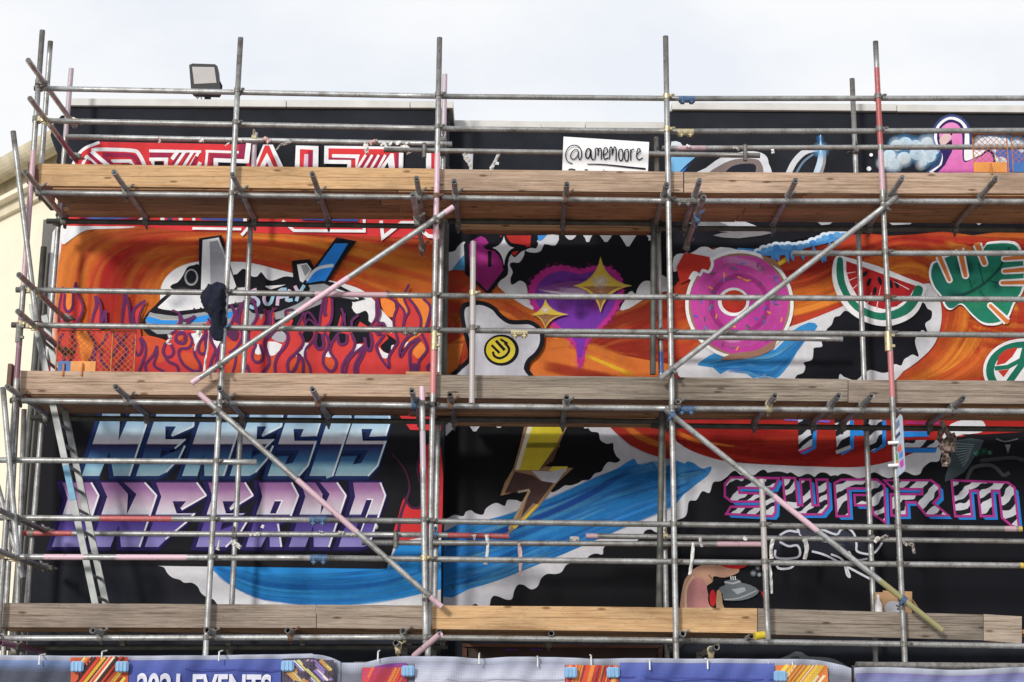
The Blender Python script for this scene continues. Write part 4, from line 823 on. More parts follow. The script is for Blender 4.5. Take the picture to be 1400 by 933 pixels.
lo.swirl([(603, 732), (680, 708), (760, 680), (840, 645), (925, 625)], [(603, 812), (680, 792), (760, 758), (840, 724), (925, 690)], 120, [(34, 132, 204), (30, 124, 196), (74, 156, 210), (18, 92, 172), (96, 158, 190), (26, 118, 198), (40, 140, 210)], (3, 12), (.3, .7)); lo.stroke([(603, 752), (700, 722), (790, 684), (866, 640)], 9, (16, 66, 148), smooth=5, soft=2, a=.8)
lo.poly([(640, 840), (645, 829), (651, 826), (657, 831), (668, 832), (671, 820), (675, 815), (682, 816), (692, 820), (700, 819), (703, 808), (708, 800), (716, 800), (726, 806), (735, 802), (740, 791), (748, 785), (760, 785), (768, 782), (775, 772), (788, 770), (799, 768), (806, 760), (815, 757), (824, 758), (828, 747), (860, 746), (877, 734), (882, 726), (890, 724), (900, 728), (925, 716), (925, 840)], (10, 11, 17), smooth=5)
lo.poly([(828, 578), (842, 592), (862, 609), (885, 620), (905, 626), (925, 630), (925, 578)], (150, 36, 22), smooth=0).stroke([(850, 578), (880, 600), (925, 615)], 12, (196, 104, 34), smooth=4, soft=2, a=.85)
lo.done()
bo = Pic('painted_lightning_bolt', D, 'yellow and brown lightning bolt in front of the blue wave')
bo.poly([(718, 578), (778, 578), (762, 612), (743, 638), (784, 640), (762, 660), (736, 694), (708, 720), (692, 732), (706, 708), (722, 672), (706, 672), (694, 676), (684, 678), (690, 660), (702, 640), (710, 612)], (150, 118, 88))
bo.poly([(723, 582), (774, 582), (758, 612), (737, 643), (704, 643)], (214, 196, 44), grad=(735, 590, 735, 640, (206, 188, 52))).stroke([(716, 609), (765, 609)], 9, (138, 128, 40), soft=1, a=.7).poly([(722, 582), (728, 582), (710, 642), (704, 643)], (222, 216, 196)).poly([(755, 638), (776, 638), (774, 645), (750, 644)], (214, 200, 60)).poly([(737, 643), (760, 612), (768, 600), (756, 630)], (96, 70, 50))
bo.poly([(704, 645), (728, 650), (740, 658), (757, 660), (734, 690), (729, 688), (712, 708), (724, 672), (706, 674), (690, 674)], (72, 52, 50)).stroke([(700, 646), (694, 662), (687, 677)], 3, (160, 132, 96)).stroke([(724, 671), (712, 694), (696, 724)], 3.5, (168, 142, 110)).stroke([(735, 690), (718, 708), (702, 722)], (3, 5), (206, 176, 60)).seg(708, 673, 724, 670, 3, (176, 160, 140))
bo.poly([(727, 644), (752, 645), (776, 640), (760, 661), (742, 658), (735, 652)], (186, 186, 196)); bo.done()
# ================================================== RIGHT BLOCK
D = DW
LAY[DW] = 1
r1 = Pic('painted_chrome_swoosh', D, 'white and brown chrome loop lettering with a blue glint on the black parapet')
r1.poly([(882, 236), (888, 222), (905, 213), (952, 214), (938, 226), (926, 238)], (112, 176, 222)).poly([(918, 194), (930, 195), (934, 205), (917, 206)], (196, 206, 216), smooth=2).poly([(925, 238), (948, 222), (940, 228), (933, 238)], (30, 104, 190))
r1.poly([(952, 240), (965, 230), (985, 216), (1008, 209), (1030, 207), (1046, 212), (1051, 224), (1047, 240)], (200, 204, 212), smooth=3).poly([(970, 240), (985, 226), (1005, 218), (1028, 217), (1040, 222), (1038, 240)], (120, 108, 106), smooth=3).poly([(992, 240), (1000, 228), (1018, 224), (1033, 226), (1028, 240)], (30, 33, 46), smooth=3)
r1.stroke([(1077, 240), (1086, 222), (1100, 208), (1118, 203)], 8, (196, 200, 208), smooth=5).stroke([(1087, 240), (1098, 222), (1112, 211)], 3, (104, 124, 150), smooth=4).stroke([(1115, 240), (1121, 222), (1124, 206)], 8, (186, 204, 222), smooth=4).stroke([(1122, 240), (1127, 222), (1127, 206)], 4, (140, 140, 146), smooth=4)
r1.glow(1122, 205, 13, (110, 180, 232), .9).glow(1122, 202, 6, (236, 244, 250), .95).poly([(1120.6, 186), (1122.4, 184), (1123.5, 205), (1121.5, 214)], (170, 214, 238)).glow(1121, 190, 6, (60, 130, 200), .7)
r1.done()
fc = Pic('painted_flamingo', D, 'pink flamingo with white outline beside pale blue clouds')
CLD = ((1226, 199, 9), (1238, 196, 10), (1252, 199, 9), (1268, 196, 10), (1276, 204, 10), (1216, 212, 9), (1210, 222, 8), (1222, 224, 9), (1236, 216, 10), (1254, 210, 11), (1270, 214, 10), (1262, 222, 6), (1345, 197, 10), (1358, 195, 9), (1372, 197, 10), (1390, 202, 12), (1410, 204, 12))
for cx, cy, r in CLD: fc.glow(cx, cy, r+6, (84, 156, 216), .95)
for cx, cy, r in CLD: fc.ell(cx, cy, r-.5, (r-.5)*.88, (186, 210, 228), n=16, step=.4)
for cx, cy, r in CLD:
    for _ in range(4): fc.glow(cx+R.uniform(-6, 6), cy+R.uniform(-4, 5), R.uniform(6, 11), R.choice([(222, 230, 238), (206, 222, 234), (196, 216, 232), (228, 234, 240)]), .6)
fc.poly([(1325, 206), (1340, 190), (1358, 187), (1376, 192), (1384, 204), (1386, 214), (1370, 212), (1330, 214)], (206, 210, 218), smooth=3).poly([(1362, 205), (1388, 203), (1400, 212), (1430, 214), (1430, 240), (1360, 240)], (64, 100, 176)).poly([(1348, 225), (1362, 215), (1376, 218), (1372, 240), (1340, 240)], (200, 204, 212), smooth=2)
for x, y, r in ((1191, 212, 2.4), (1188, 231, 3.2), (1206, 228, 2.4)): fc.ell(x, y, r, r, WB)
fo = [(1274, 238), (1284, 226), (1288, 214), (1286, 206), (1281, 200), (1277, 188), (1280, 174), (1289, 164), (1300, 160), (1312, 163), (1321, 172), (1325, 184), (1326, 200), (1334, 206), (1352, 206), (1360, 212), (1366, 222), (1366, 238)]
fc.stroke(spline(fo, True, 3), 9, (90, 110, 190), closed=True, soft=1, a=.35); fc.poly(spline(fo, True, 3), WB)
fc.poly(spline([(1280, 238), (1287, 226), (1289, 214), (1285, 204), (1281, 190), (1283, 176), (1291, 167), (1300, 163.5), (1311, 167), (1317, 174), (1319, 186), (1318, 214), (1322, 220), (1340, 212), (1350, 205), (1358, 208), (1361, 220), (1362, 238)], True, 3), (42, 30, 88))
PF = (214, 130, 186)
fc.poly(spline([(1286, 240), (1292, 226), (1298, 214), (1302, 206), (1301, 198), (1296, 196), (1290, 202), (1286, 194), (1284, 182), (1288, 174), (1296, 168.5), (1304, 168), (1311, 172), (1315, 181), (1316, 200), (1316, 214), (1319, 222), (1330, 218), (1342, 214), (1350, 208), (1356, 212), (1358, 222), (1358, 240)], True, 3), PF, grad=(1300, 170, 1310, 238, (206, 100, 172)))
fc.poly([(1284, 192), (1290, 184), (1299, 184), (1300, 190), (1293, 197), (1288, 200)], (206, 178, 176), smooth=2).poly([(1290, 200), (1301, 191), (1302, 198), (1300, 202)], (30, 26, 50)).ell(1300.5, 184, 1.4, 1.2, BK); fc.done()
LAY[DW] = 1
rs = Pic('painted_swirl', D, 'orange and red swirls around the black smoke hole and the fruit pictures')
rs.poly([(921, 350), (960, 330), (1050, 338), (1160, 320), (1690, 316), (1690, 525), (921, 525)], (178, 58, 34))
rs.swirl([(921, 400), (1000, 380), (1100, 370), (1160, 340), (1230, 318), (1330, 318), (1690, 340)], [(921, 500), (1000, 450), (1100, 425), (1170, 400), (1240, 370), (1290, 400), (1300, 470)], 110, lambda t, f: R.choice([(184, 44, 34), (168, 38, 32), (196, 74, 38)] if t < .45 else [(226, 118, 42), (240, 140, 48), (212, 92, 40)]), (6, 18), (.4, .85))
rs.swirl([(1300, 330), (1360, 360), (1390, 430), (1360, 500), (1300, 530)], [(1220, 340), (1280, 370), (1300, 430), (1270, 490), (1210, 525)], 90, lambda t, f: R.choice([(228, 128, 46), (240, 146, 50), (208, 90, 40), (188, 70, 38), (220, 106, 44)]), (5, 15), (.4, .85))
rs.swirl([(1300, 318), (1350, 318), (1690, 330)], [(1340, 480), (1370, 510), (1690, 525)], 26, [(196, 60, 36), (212, 110, 44), (186, 50, 34)], (6, 14), (.4, .8))
rs.poly([(918, 296), (1690, 296), (1690, 318), (1360, 318), (1330, 322), (1290, 316), (1250, 320), (1215, 322), (1190, 318), (1120, 322), (1080, 330), (1050, 340), (1000, 342), (975, 338), (955, 346), (921, 392)], (14, 16, 25))
rs.poly([(921, 352), (930, 347), (942, 347), (952, 342), (958, 338), (968, 338), (975, 342), (985, 338), (1010, 342), (1005, 352), (960, 358), (921, 372)], WH, smooth=2).poly([(900, 378), (909, 377), (912, 386), (913, 398), (902, 399)], WH, smooth=2)
rs.poly([(921, 502), (940, 488), (965, 472), (1000, 462), (1060, 452), (1100, 440), (1150, 420), (1170, 410), (1215, 416), (1264, 388), (1278, 396), (1286, 414), (1287, 440), (1279, 468), (1262, 488), (1235, 508), (1200, 525), (1010, 525), (945, 525)], WH, smooth=3)
rs.poly([(1090, 525), (1089, 514), (1098, 510), (1101, 502), (1099, 496), (1110, 492), (1112, 482), (1113, 476), (1124, 474), (1124, 466), (1138, 462), (1130, 452), (1137, 444), (1141, 434), (1148, 432), (1156, 425), (1168, 432), (1180, 438), (1220, 440), (1250, 424), (1262, 414), (1268, 422), (1274, 426), (1273, 436), (1265, 443), (1268, 455), (1260, 452), (1251, 466), (1256, 487), (1248, 485), (1242, 488), (1236, 492), (1232, 500), (1224, 498), (1219, 502), (1216, 508), (1206, 510), (1190, 506), (1180, 512), (1170, 520), (1155, 516), (1148, 512), (1140, 525)], (15, 17, 26), smooth=5)
rs.poly([(954, 500), (960, 493), (982, 481), (1010, 484), (1060, 478), (1080, 455), (1106, 441), (1118, 446), (1110, 456), (1096, 470), (1085, 490), (1072, 508), (1060, 518), (1045, 512), (1030, 518), (1015, 506), (998, 504), (985, 512), (975, 503)], (46, 136, 200), smooth=2).swirl([(962, 496), (1010, 486), (1060, 480), (1112, 446)], [(985, 508), (1020, 510), (1060, 514), (1112, 450)], 24, [(24, 116, 190), (90, 164, 212), (40, 130, 200)], (2, 6), (.4, .8))
rs.stroke([(1045, 356), (1062, 362), (1078, 352)], 8, (226, 182, 50), smooth=4, soft=2).stroke([(1040, 350), (1052, 358), (1064, 352)], 6, (216, 110, 40), smooth=4, soft=2)
rs.stroke([(1008, 343), (1035, 345), (1060, 346), (1082, 343), (1100, 336), (1125, 330), (1152, 322)], 8, (64, 140, 206), smooth=5)
for k in range(15):
    f = k/14; x = 1036+f*116; y = 346-f*24-3*math.sin(f*9); r_ = 5.4 if k % 2 else 4.2
    rs.ell(x, y-1.5, r_+1.6, r_*.8+1.6, (206, 220, 234), n=14, step=.3)
for k in range(15):
    f = k/14; x = 1036+f*116; y = 346-f*24-3*math.sin(f*9); r_ = 5.4 if k % 2 else 4.2
    rs.ell(x+.8, y+.6, r_, r_*.8, (88, 156, 214) if k % 3 else (60, 132, 204), n=14, step=.3)
for x, y, l in ((1056, 352, 9), (1062, 352, 6), (1075, 348, 12), (1082, 350, 7), (1096, 348, 8), (1112, 344, 12), (1122, 350, 10), (1134, 338, 8), (1126, 352, 6)): rs.stroke([(x, y-8), (x+1, y), (x+3, y+l)], 6.5, (70, 144, 212), bulge=True)
rs.done()
r1 = Pic('painted_chrome_swoosh', D, 'pale slivers of the chrome lettering showing below the top deck')
r1.poly([(950, 296), (990, 300), (1010, 306), (1000, 318), (960, 312), (940, 304)], (128, 130, 134), smooth=2).poly([(966, 297), (1010, 300), (1052, 316), (1020, 318)], (196, 200, 208)).poly([(1010, 316), (1060, 318), (1010, 326), (975, 322)], (120, 118, 122), smooth=2)
for x0, x1 in ((1115, 1140), (1212, 1250), (1330, 1346)): r1.poly([(x0, 302), (x1, 303), (x1-6, 307), (x0+8, 308)], (176, 178, 184))
r1.done()
do = Pic('painted_doughnut', D, 'pink iced doughnut with sprinkles and a bite taken out')
dc = (1011, 416.5)
def dn(s_, n=40, bite=True, j=0, s2=None):
    pts = []
    for i in range(n):
        t = 2*math.pi*i/n - 1.9; rx, ry = 70*s_, 70.5*(s2 or s_)
        x, y = dc[0]+rx*math.cos(t), dc[1]+ry*math.sin(t)
        if j: rr = 1-j*.5*(1+math.sin(7*t)); x, y = dc[0]+(x-dc[0])*rr, dc[1]+(y-dc[1])*rr
        pts.append((x, y))
    return pts
do.poly(dn(1.06, 48), WB); do.poly(dn(.995, 48), (150, 112, 96)); do.poly(dn(.975, 70, j=.035), (196, 66, 160), grad=(980, 350, 1040, 490, (180, 52, 150)))
do.poly([(1040, 348), (1060, 356), (1072, 372), (1062, 366), (1045, 356)], (150, 112, 90)).poly([(985, 492), (1000, 484), (1012, 482), (1030, 480), (1050, 474), (1062, 462), (1058, 476), (1040, 486), (1015, 491)], (146, 108, 92), smooth=2)
for r_, c_, a_ in ((.62, (206, 84, 170), .6), (.55, (170, 44, 140), .5), (.8, (206, 90, 176), .45)): do.stroke(dn(r_, 36), 9, c_, closed=True, soft=1, a=a_)
do.stroke([(985, 356), (1005, 356), (1030, 362), (1045, 374)], 13, (210, 130, 190), smooth=4, soft=2, a=.8).stroke([(978, 452), (998, 466), (1020, 462)], 8, (214, 140, 196), smooth=4, soft=2, a=.7)
do.poly([(936, 345), (972, 352), (974, 362), (970, 372), (962, 371), (958, 376), (950, 374), (944, 382), (930, 388), (925, 366)], (182, 44, 32), smooth=1).stroke([(972, 352), (974, 362), (969, 372), (961, 370), (957, 376), (949, 373), (943, 382)], 4, WB, smooth=3)
do.ell(1003, 413, 21.5, 19.5, WB, n=28).ell(1003.5, 412.5, 17, 15.6, (184, 62, 34), n=28, grad=(1003, 400, 1003, 425, (170, 36, 32)))
RS = random.Random(5)
for _ in range(52):
    t = _*2.39996; r = RS.uniform(30, 63); x, y = dc[0]+r*math.cos(t), dc[1]+r*math.sin(t); a_ = R.uniform(0, 3.14)
    if (x < 975 and y < 385): continue
    do.seg(x-3.2*math.cos(a_), y-3.2*math.sin(a_), x+3.2*math.cos(a_), y+3.2*math.sin(a_), 2.1, R.choice([(60, 100, 190), (90, 84, 100), (220, 150, 60), (70, 130, 190), (100, 110, 100)]), step=.3)
do.done()
me_ = Pic('painted_watermelon', D, 'slice of watermelon with white outline')
ang = lambda s_: [(1137.5+(p[0]-1137.5), p[1]) for p in s_]
me_.poly(spline([(1144, 350), (1158, 352), (1200, 364), (1240, 380), (1266, 391), (1264, 402), (1256, 424), (1240, 438), (1215, 446), (1190, 443), (1165, 430), (1148, 410), (1139, 388), (1138, 366)], True, 4), WB)
me_.poly(spline([(1145, 354), (1152, 354), (1153, 368), (1156, 388), (1166, 408), (1182, 421), (1204, 428), (1228, 422), (1244, 408), (1252, 391), (1262, 395), (1255, 414), (1240, 430), (1214, 438), (1190, 435), (1168, 423), (1152, 402), (1144, 380)], True, 3), (28, 116, 92))
me_.poly([(1157, 357), (1252, 391), (1243, 407), (1226, 419), (1208, 423), (1190, 418), (1172, 405), (1162, 388), (1157, 372)], (176, 30, 34), grad=(1200, 370, 1200, 420, (160, 26, 34)))
for x, y, a_ in ((1182, 375, 50), (1188, 386, 25), (1203, 384, -15), (1218, 389, -15), (1226, 389, -20), (1196, 398, 8), (1212, 397, 5)): me_.ell(x, y, 2.6, 6, BK, rot=a_, n=12)
for x0, y0, x1, y1 in ((1157, 374, 1170, 372), (1160, 384, 1172, 379), (1165, 396, 1176, 386), (1185, 417, 1192, 400), (1198, 424, 1204, 392), (1243, 396, 1222, 385)): me_.seg(x0, y0, x1, y1, 1.6, (222, 190, 192), taper=(1, .3))
me_.done()
lf = Pic('painted_leaf', D, 'green monstera leaf with white outline')
lp = [(1276, 362), (1283, 358), (1300, 350), (1330, 346), (1345, 340), (1352, 334), (1385, 334), (1396, 350), (1400, 372), (1396, 398), (1385, 414), (1377, 432), (1364, 441), (1345, 441), (1330, 430), (1315, 415), (1302, 422), (1294, 418), (1288, 405), (1278, 392), (1273, 376)]
lf.poly([((x-1338)*1.05+1338, (y-388)*1.06+388) for x, y in spline(lp, True, 4)], WB); lf.poly(spline(lp, True, 4), (24, 106, 94), grad=(1290, 370, 1390, 400, (28, 128, 100)))
RL = random.Random(3)
for _ in range(16): lf.glow(1338+RL.uniform(-36, 36), 386+RL.uniform(-34, 34), RL.uniform(8, 16), RL.choice([(50, 156, 116), (16, 84, 78), (36, 140, 104)]), .55)
lf.stroke([(1300, 406), (1325, 400), (1350, 384), (1368, 364), (1380, 338)], (5, 2), (14, 66, 60), smooth=5)
for a_, b_ in (((1330, 398), (1322, 372)), ((1345, 388), (1338, 360)), ((1352, 384), (1386, 392)), ((1338, 396), (1360, 424)), ((1364, 368), (1392, 372))): lf.seg(*a_, *b_, 2.5, (16, 84, 70), soft=1, a=.7)
SLT = ((1298, 383, 1284, 350, 4.5), (1320, 377, 1312, 340, 5.5), (1346, 360, 1336, 334, 6), (1373, 354, 1408, 351, 4.5), (1373, 371, 1410, 368, 4.5), (1370, 387, 1408, 386, 4.5), (1354, 418, 1377, 440, 4.5))
for x, y, u, v, w_ in SLT: lf.stroke([(x, y), (u, v)], (w_+4.5, w_+7), WB, step=.3).ell(x, y, w_*.5+2.3, w_*.5+2.3, WB, n=14, step=.3)
for x, y, u, v, w_ in SLT: lf.stroke([(x, y), (u+(u-x)*.08, v+(v-y)*.08)], (w_, w_+1.5), (206, 116, 50), step=.3).ell(x, y, w_*.5, w_*.5, (206, 116, 50), n=12, step=.3)
lf.done()
pe = Pic('painted_peace_sign', D, 'dark green peace sign at the right edge')
pe.ell(1400, 507, 56, 44, WB, n=36).ell(1400, 507, 52, 40, (20, 108, 88), n=36).ell(1402, 507, 43, 31.5, WB, n=30)
pe.poly([(1362, 500), (1366, 486), (1376, 478), (1392, 475), (1384, 488), (1374, 497)], (186, 50, 36)).poly([(1364, 507), (1380, 505), (1372, 516)], (186, 56, 36)).stroke([(1360, 504), (1378, 502), (1410, 485)], 6, (20, 108, 88)).stroke([(1378, 525), (1396, 500), (1403, 472)], 9, (20, 108, 88)); pe.done()
LAY[DW] = 1
lr = Pic('painted_swirl', D, 'deep red swirl with ragged white and black edge above the zebra lettering')
lr.poly([(910, 574), (1690, 574), (1690, 640), (1330, 600), (1300, 596), (1270, 612), (1240, 628), (1180, 640), (1100, 638), (1000, 632), (960, 628), (925, 612), (910, 600)], (166, 30, 24), smooth=0)
lr.swirl([(915, 588), (1000, 590), (1100, 590), (1260, 584)], [(915, 606), (1000, 628), (1100, 636), (1260, 610)], 36, [(150, 24, 20), (176, 38, 28), (186, 50, 30), (160, 28, 26)], (6, 14), (.4, .8))
lr.stroke([(918, 588), (950, 602), (985, 608), (1015, 612)], (10, 2), (206, 110, 36), smooth=4, soft=2, a=.9)
lr.poly([(910, 596), (925, 604), (940, 614), (965, 624), (1000, 632), (1060, 636), (1110, 638), (1170, 639), (1210, 633), (1238, 624), (1262, 614), (1280, 614), (1300, 580), (1340, 574), (1345, 590), (1310, 596), (1292, 606), (1287, 616), (1286, 628), (1276, 634), (1264, 642), (1262, 648), (1250, 650), (1236, 645), (1224, 652), (1205, 655), (1192, 652), (1175, 656), (1150, 652), (1140, 650), (1120, 655), (1105, 648), (1090, 652), (1068, 645), (1052, 646), (1035, 650), (1020, 650), (1003, 652), (985, 668), (950, 700), (910, 724)], WH, smooth=4)
lr.poly([(910, 840), (910, 722), (925, 712), (938, 705), (942, 686), (952, 684), (960, 672), (970, 674), (975, 660), (985, 658), (994, 652), (1000, 646), (1006, 644), (1014, 650), (1030, 650), (1036, 646), (1041, 643), (1046, 643), (1054, 650), (1070, 652), (1080, 646), (1088, 650), (1096, 654), (1110, 655), (1120, 647), (1130, 647), (1140, 654), (1150, 648), (1160, 649), (1172, 654), (1184, 652), (1195, 646), (1208, 652), (1220, 655), (1230, 650), (1240, 648), (1250, 650), (1258, 648), (1262, 640), (1272, 632), (1283, 631), (1287, 620), (1294, 606), (1320, 596), (1345, 594), (1690, 600), (1690, 850)], (11, 13, 21), smooth=5)
lr.poly([(905, 636), (912, 632), (925, 630), (936, 634), (940, 631), (948, 633), (955, 638), (962, 641), (970, 638), (973, 640), (968, 650), (950, 664), (935, 676), (905, 694)], (44, 124, 190), smooth=2).swirl([(908, 640), (940, 640), (968, 642)], [(908, 690), (935, 674), (968, 646)], 18, [(20, 96, 170), (80, 150, 200)], (3, 7), (.4, .8))
lr.done()
M['zebra'] = make_paint('zebra_lettering', 'zebra')
MG = (166, 44, 130); BU = (24, 122, 206)
SW = [[(999, 653), (1065, 654), (1058, 668), (1010, 667), (1011, 674), (1061, 676), (1060, 701), (1056, 706), (993, 703), (999, 693), (1040, 693), (1039, 686), (1000, 686), (991, 679), (991, 662)],
      [(1070, 653.5), (1087, 654), (1091, 691), (1097, 691), (1094, 656), (1108, 656), (1111, 691), (1119, 691), (1116, 656), (1131, 656), (1133, 692), (1124, 703.5), (1086, 703.5), (1074, 692)],
      [(1141, 661), (1150, 656), (1199, 656), (1209, 664), (1211, 715), (1195, 704), (1191, 691), (1169, 691), (1168, 677), (1190, 677), (1189, 668), (1159, 668), (1161, 706), (1144, 706)],
      [(1209, 657), (1273, 657), (1284, 665), (1285, 679), (1276, 688), (1297, 705), (1267, 705), (1252, 687), (1239, 687), (1240, 705), (1219, 705), (1218, 676), (1261, 676), (1261, 669), (1221, 668.5)],
      [(1301, 657), (1378, 660), (1387, 667), (1393, 722), (1383, 719), (1370, 708), (1366, 671), (1356, 671), (1359, 706), (1341, 706), (1337, 671), (1326, 671), (1329, 706), (1306, 706)]]
bs = Pic('painted_swarm_shadow', D, 'blue drop shadow of the zebra lettering'); fz = None
for g in SW:
    for k in (6, 4, 2): bs.poly([(x+k*.9, y+k*.8) for x, y in g], BU, step=.3)
TH_ = [[(1091, 574), (1112, 574), (1110, 611), (1092, 617)], [(1141, 574), (1162, 574), (1162, 613), (1145, 622)], [(1186, 574), (1206, 574), (1206, 609), (1188, 619)], [(1236, 602), (1287, 602), (1284, 612), (1237, 612)]]
for g in TH_[:3]: bs.poly([(x+5.5, y+1) for x, y in g], BU, step=.3)
bs.poly([(1094, 620), (1099, 622), (1116, 613), (1116, 608)], BU).poly([(1092, 617), (1095, 620), (1111, 612), (1110, 609)], (200, 40, 120)).poly([(1166, 588), (1182, 588), (1182, 596), (1166, 596)], BU).poly([(1235, 590), (1272, 590), (1270, 597), (1235, 598)], BU).poly([(1235, 613), (1281, 613), (1279, 619), (1235, 619)], BU).poly([(1238, 576), (1292, 577), (1290, 581), (1238, 580)], (170, 40, 110)).poly([(1072, 573), (1136, 575), (1134, 578), (1072, 575)], (120, 90, 190)).poly([(1092, 616), (1098, 620), (1110, 611)], WH, a=0.0)
bs.done()
fz = Pic('painted_swarm_lettering', D, 'black and white zebra striped SWARM lettering with magenta edges', mat='zebra')
for g in SW: fz.raw(g, [0]*len(g))
fz.done()
ft = Pic('painted_the_lettering', D, 'black and white zebra striped THE lettering on red', mat='zebra')
for g in TH_: ft.raw(g, [0]*len(g))
ft.done()
ol = Pic('painted_swarm_outline', D, 'magenta outline of the zebra lettering')
for g in SW: ol.stroke(g, 3.2, MG, closed=True, step=.3)
ol.seg(1143, 619, 1163, 611, 5, (170, 174, 180)); ol.done()
fly = Pic('painted_fly_head', D, 'grey glassy insect wing with green eyes above the zebra lettering')
fly.poly([(1308, 602), (1345, 602), (1330, 628), (1318, 646), (1292, 659), (1296, 640), (1300, 620)], (62, 74, 80), smooth=2)
for k in range(9): fly.seg(1300+k*2, 606+k*4, 1332-k, 608+k*2.5, 1.1, (120, 140, 146))
fly.glow(1334, 620, 5, (90, 170, 140), .7).glow(1344, 618, 7, (30, 90, 66), .8).glow(1353, 619, 4, (90, 160, 136), .6)
fly.stroke([(1322, 656), (1330, 640), (1350, 636), (1362, 640), (1372, 650), (1380, 646)], 5, (62, 64, 68), smooth=4).stroke([(1340, 630), (1360, 628), (1385, 626), (1400, 630)], 5, (50, 52, 56), smooth=4).stroke([(1362, 600), (1374, 604), (1392, 600)], 2, (90, 92, 94), smooth=3).poly([(1374, 608), (1382, 608), (1378, 620)], (110, 112, 112)); fly.done()
ins = Pic('painted_insect', D, 'white outlined black fly below the zebra lettering')
ins.poly([(1078, 722), (1100, 718), (1140, 724), (1152, 724), (1168, 734), (1168, 752), (1140, 760), (1100, 752), (1060, 744), (1064, 732)], (30, 32, 44), smooth=3)
for k in range(12): ins.seg(1085+k*5, 730+k*1.2, 1100+k*5, 724+k*2, 1, (96, 100, 108))
ins.stroke([(1062, 764), (1064, 742), (1092, 728), (1140, 726), (1168, 740), (1190, 756)], 16, (70, 74, 92), smooth=4, soft=2, a=.5)
for pts, w_ in (([(1066, 732), (1078, 726), (1092, 727), (1084, 716)], 3), ([(1066, 741), (1078, 747), (1090, 746), (1094, 756), (1088, 763), (1062, 763), (1060, 752)], 3), ([(1062, 766), (1064, 777), (1080, 777), (1088, 770)], 3), ([(1110, 754), (1130, 760), (1160, 776), (1190, 792)], 3), ([(1136, 758), (1152, 766), (1158, 786), (1162, 788), (1156, 772)], 2.6), ([(1120, 722), (1143, 731), (1150, 724), (1160, 723), (1168, 731), (1171, 744), (1172, 754), (1188, 758), (1198, 754), (1206, 742)], 3), ([(1160, 754), (1166, 762), (1174, 766), (1186, 764)], 2.6), ([(1092, 727), (1100, 736), (1140, 742)], 2)): ins.stroke(pts, w_, (196, 200, 212), smooth=4)
ins.glow(1153, 738, 12, (70, 76, 100), .8).glow(1157, 742, 5, (30, 34, 60), .8); ins.done()
ha = Pic('painted_hand_with_spray_nozzle', D, 'painted hand with red nails pressing a grey spray can nozzle')
SK = (178, 138, 116)
ha.poly([(932, 840), (934, 800), (942, 785), (952, 776), (970, 770), (998, 771), (1010, 778), (1008, 784), (990, 790), (976, 788), (974, 796), (966, 802), (968, 812), (974, 830), (970, 840)], SK, smooth=3)
ha.poly([(938, 840), (942, 800), (956, 790), (966, 800), (966, 840)], (172, 118, 118), smooth=3).stroke([(938, 838), (938, 806), (948, 788)], 3, (206, 170, 146), smooth=4).stroke([(969, 786), (975, 794)], 2, (130, 96, 76))
ha.poly([(986, 771), (992, 776), (1012, 778), (1022, 771)], (190, 26, 30), smooth=2).ell(974.5, 818, 6.6, 13, BK).ell(974.5, 818, 4.4, 11.5, (182, 26, 32)).poly([(980, 808), (986, 810), (988, 826), (993, 840), (980, 840)], (170, 140, 112), smooth=2)
ha.poly([(983, 804), (992, 800), (990, 795), (1008, 792), (1014, 797), (1026, 800), (1038, 808), (1030, 816), (1014, 821), (990, 821), (988, 812)], (106, 114, 120), smooth=2).poly([(1000, 806), (1018, 803), (1020, 808), (1008, 813)], (166, 172, 178)).stroke([(991, 796), (1002, 798), (1012, 795)], 2.4, (170, 176, 182)).stroke([(990, 820), (1010, 818), (1034, 808)], 1.6, (166, 172, 178), smooth=3)
for x in (999, 1002, 1005): ha.seg(x, 788, x+.6, 793, 1.3, WB)
ha.glow(1030, 784, 5, (150, 160, 170), 1).glow(1038, 786, 3.5, (180, 190, 200), 1).glow(1036, 777, 4, (130, 140, 150), 1).poly([(1040, 808), (1046, 812), (1044, 820)], (180, 26, 32)); ha.done()
ar = Pic('painted_arch', D, 'pale grey arch partly hidden by the banners at the bottom right')
ar.poly([(1040, 925), (1056, 906), (1078, 896), (1088, 891), (1098, 893), (1106, 898), (1130, 899), (1150, 906), (1166, 925)], (118, 122, 128), smooth=2).poly([(1056, 925), (1066, 912), (1090, 903), (1126, 905), (1144, 914), (1150, 925)], (52, 56, 64), smooth=2).poly([(1076, 925), (1082, 898), (1092, 897), (1098, 910), (1100, 925)], (70, 84, 80)); ar.done()
# ================================================================== GROUND
gm2 = plain('pale_paving', (.30, .29, .27), .9, 0, .3, 6, .4)
V, F = boxVF(-300, 300, -60, 500, -.2, 0); g = solid('ground', V, F, gm2); g['kind'] = 'structure'; g['label'] = 'pale grey paved ground'
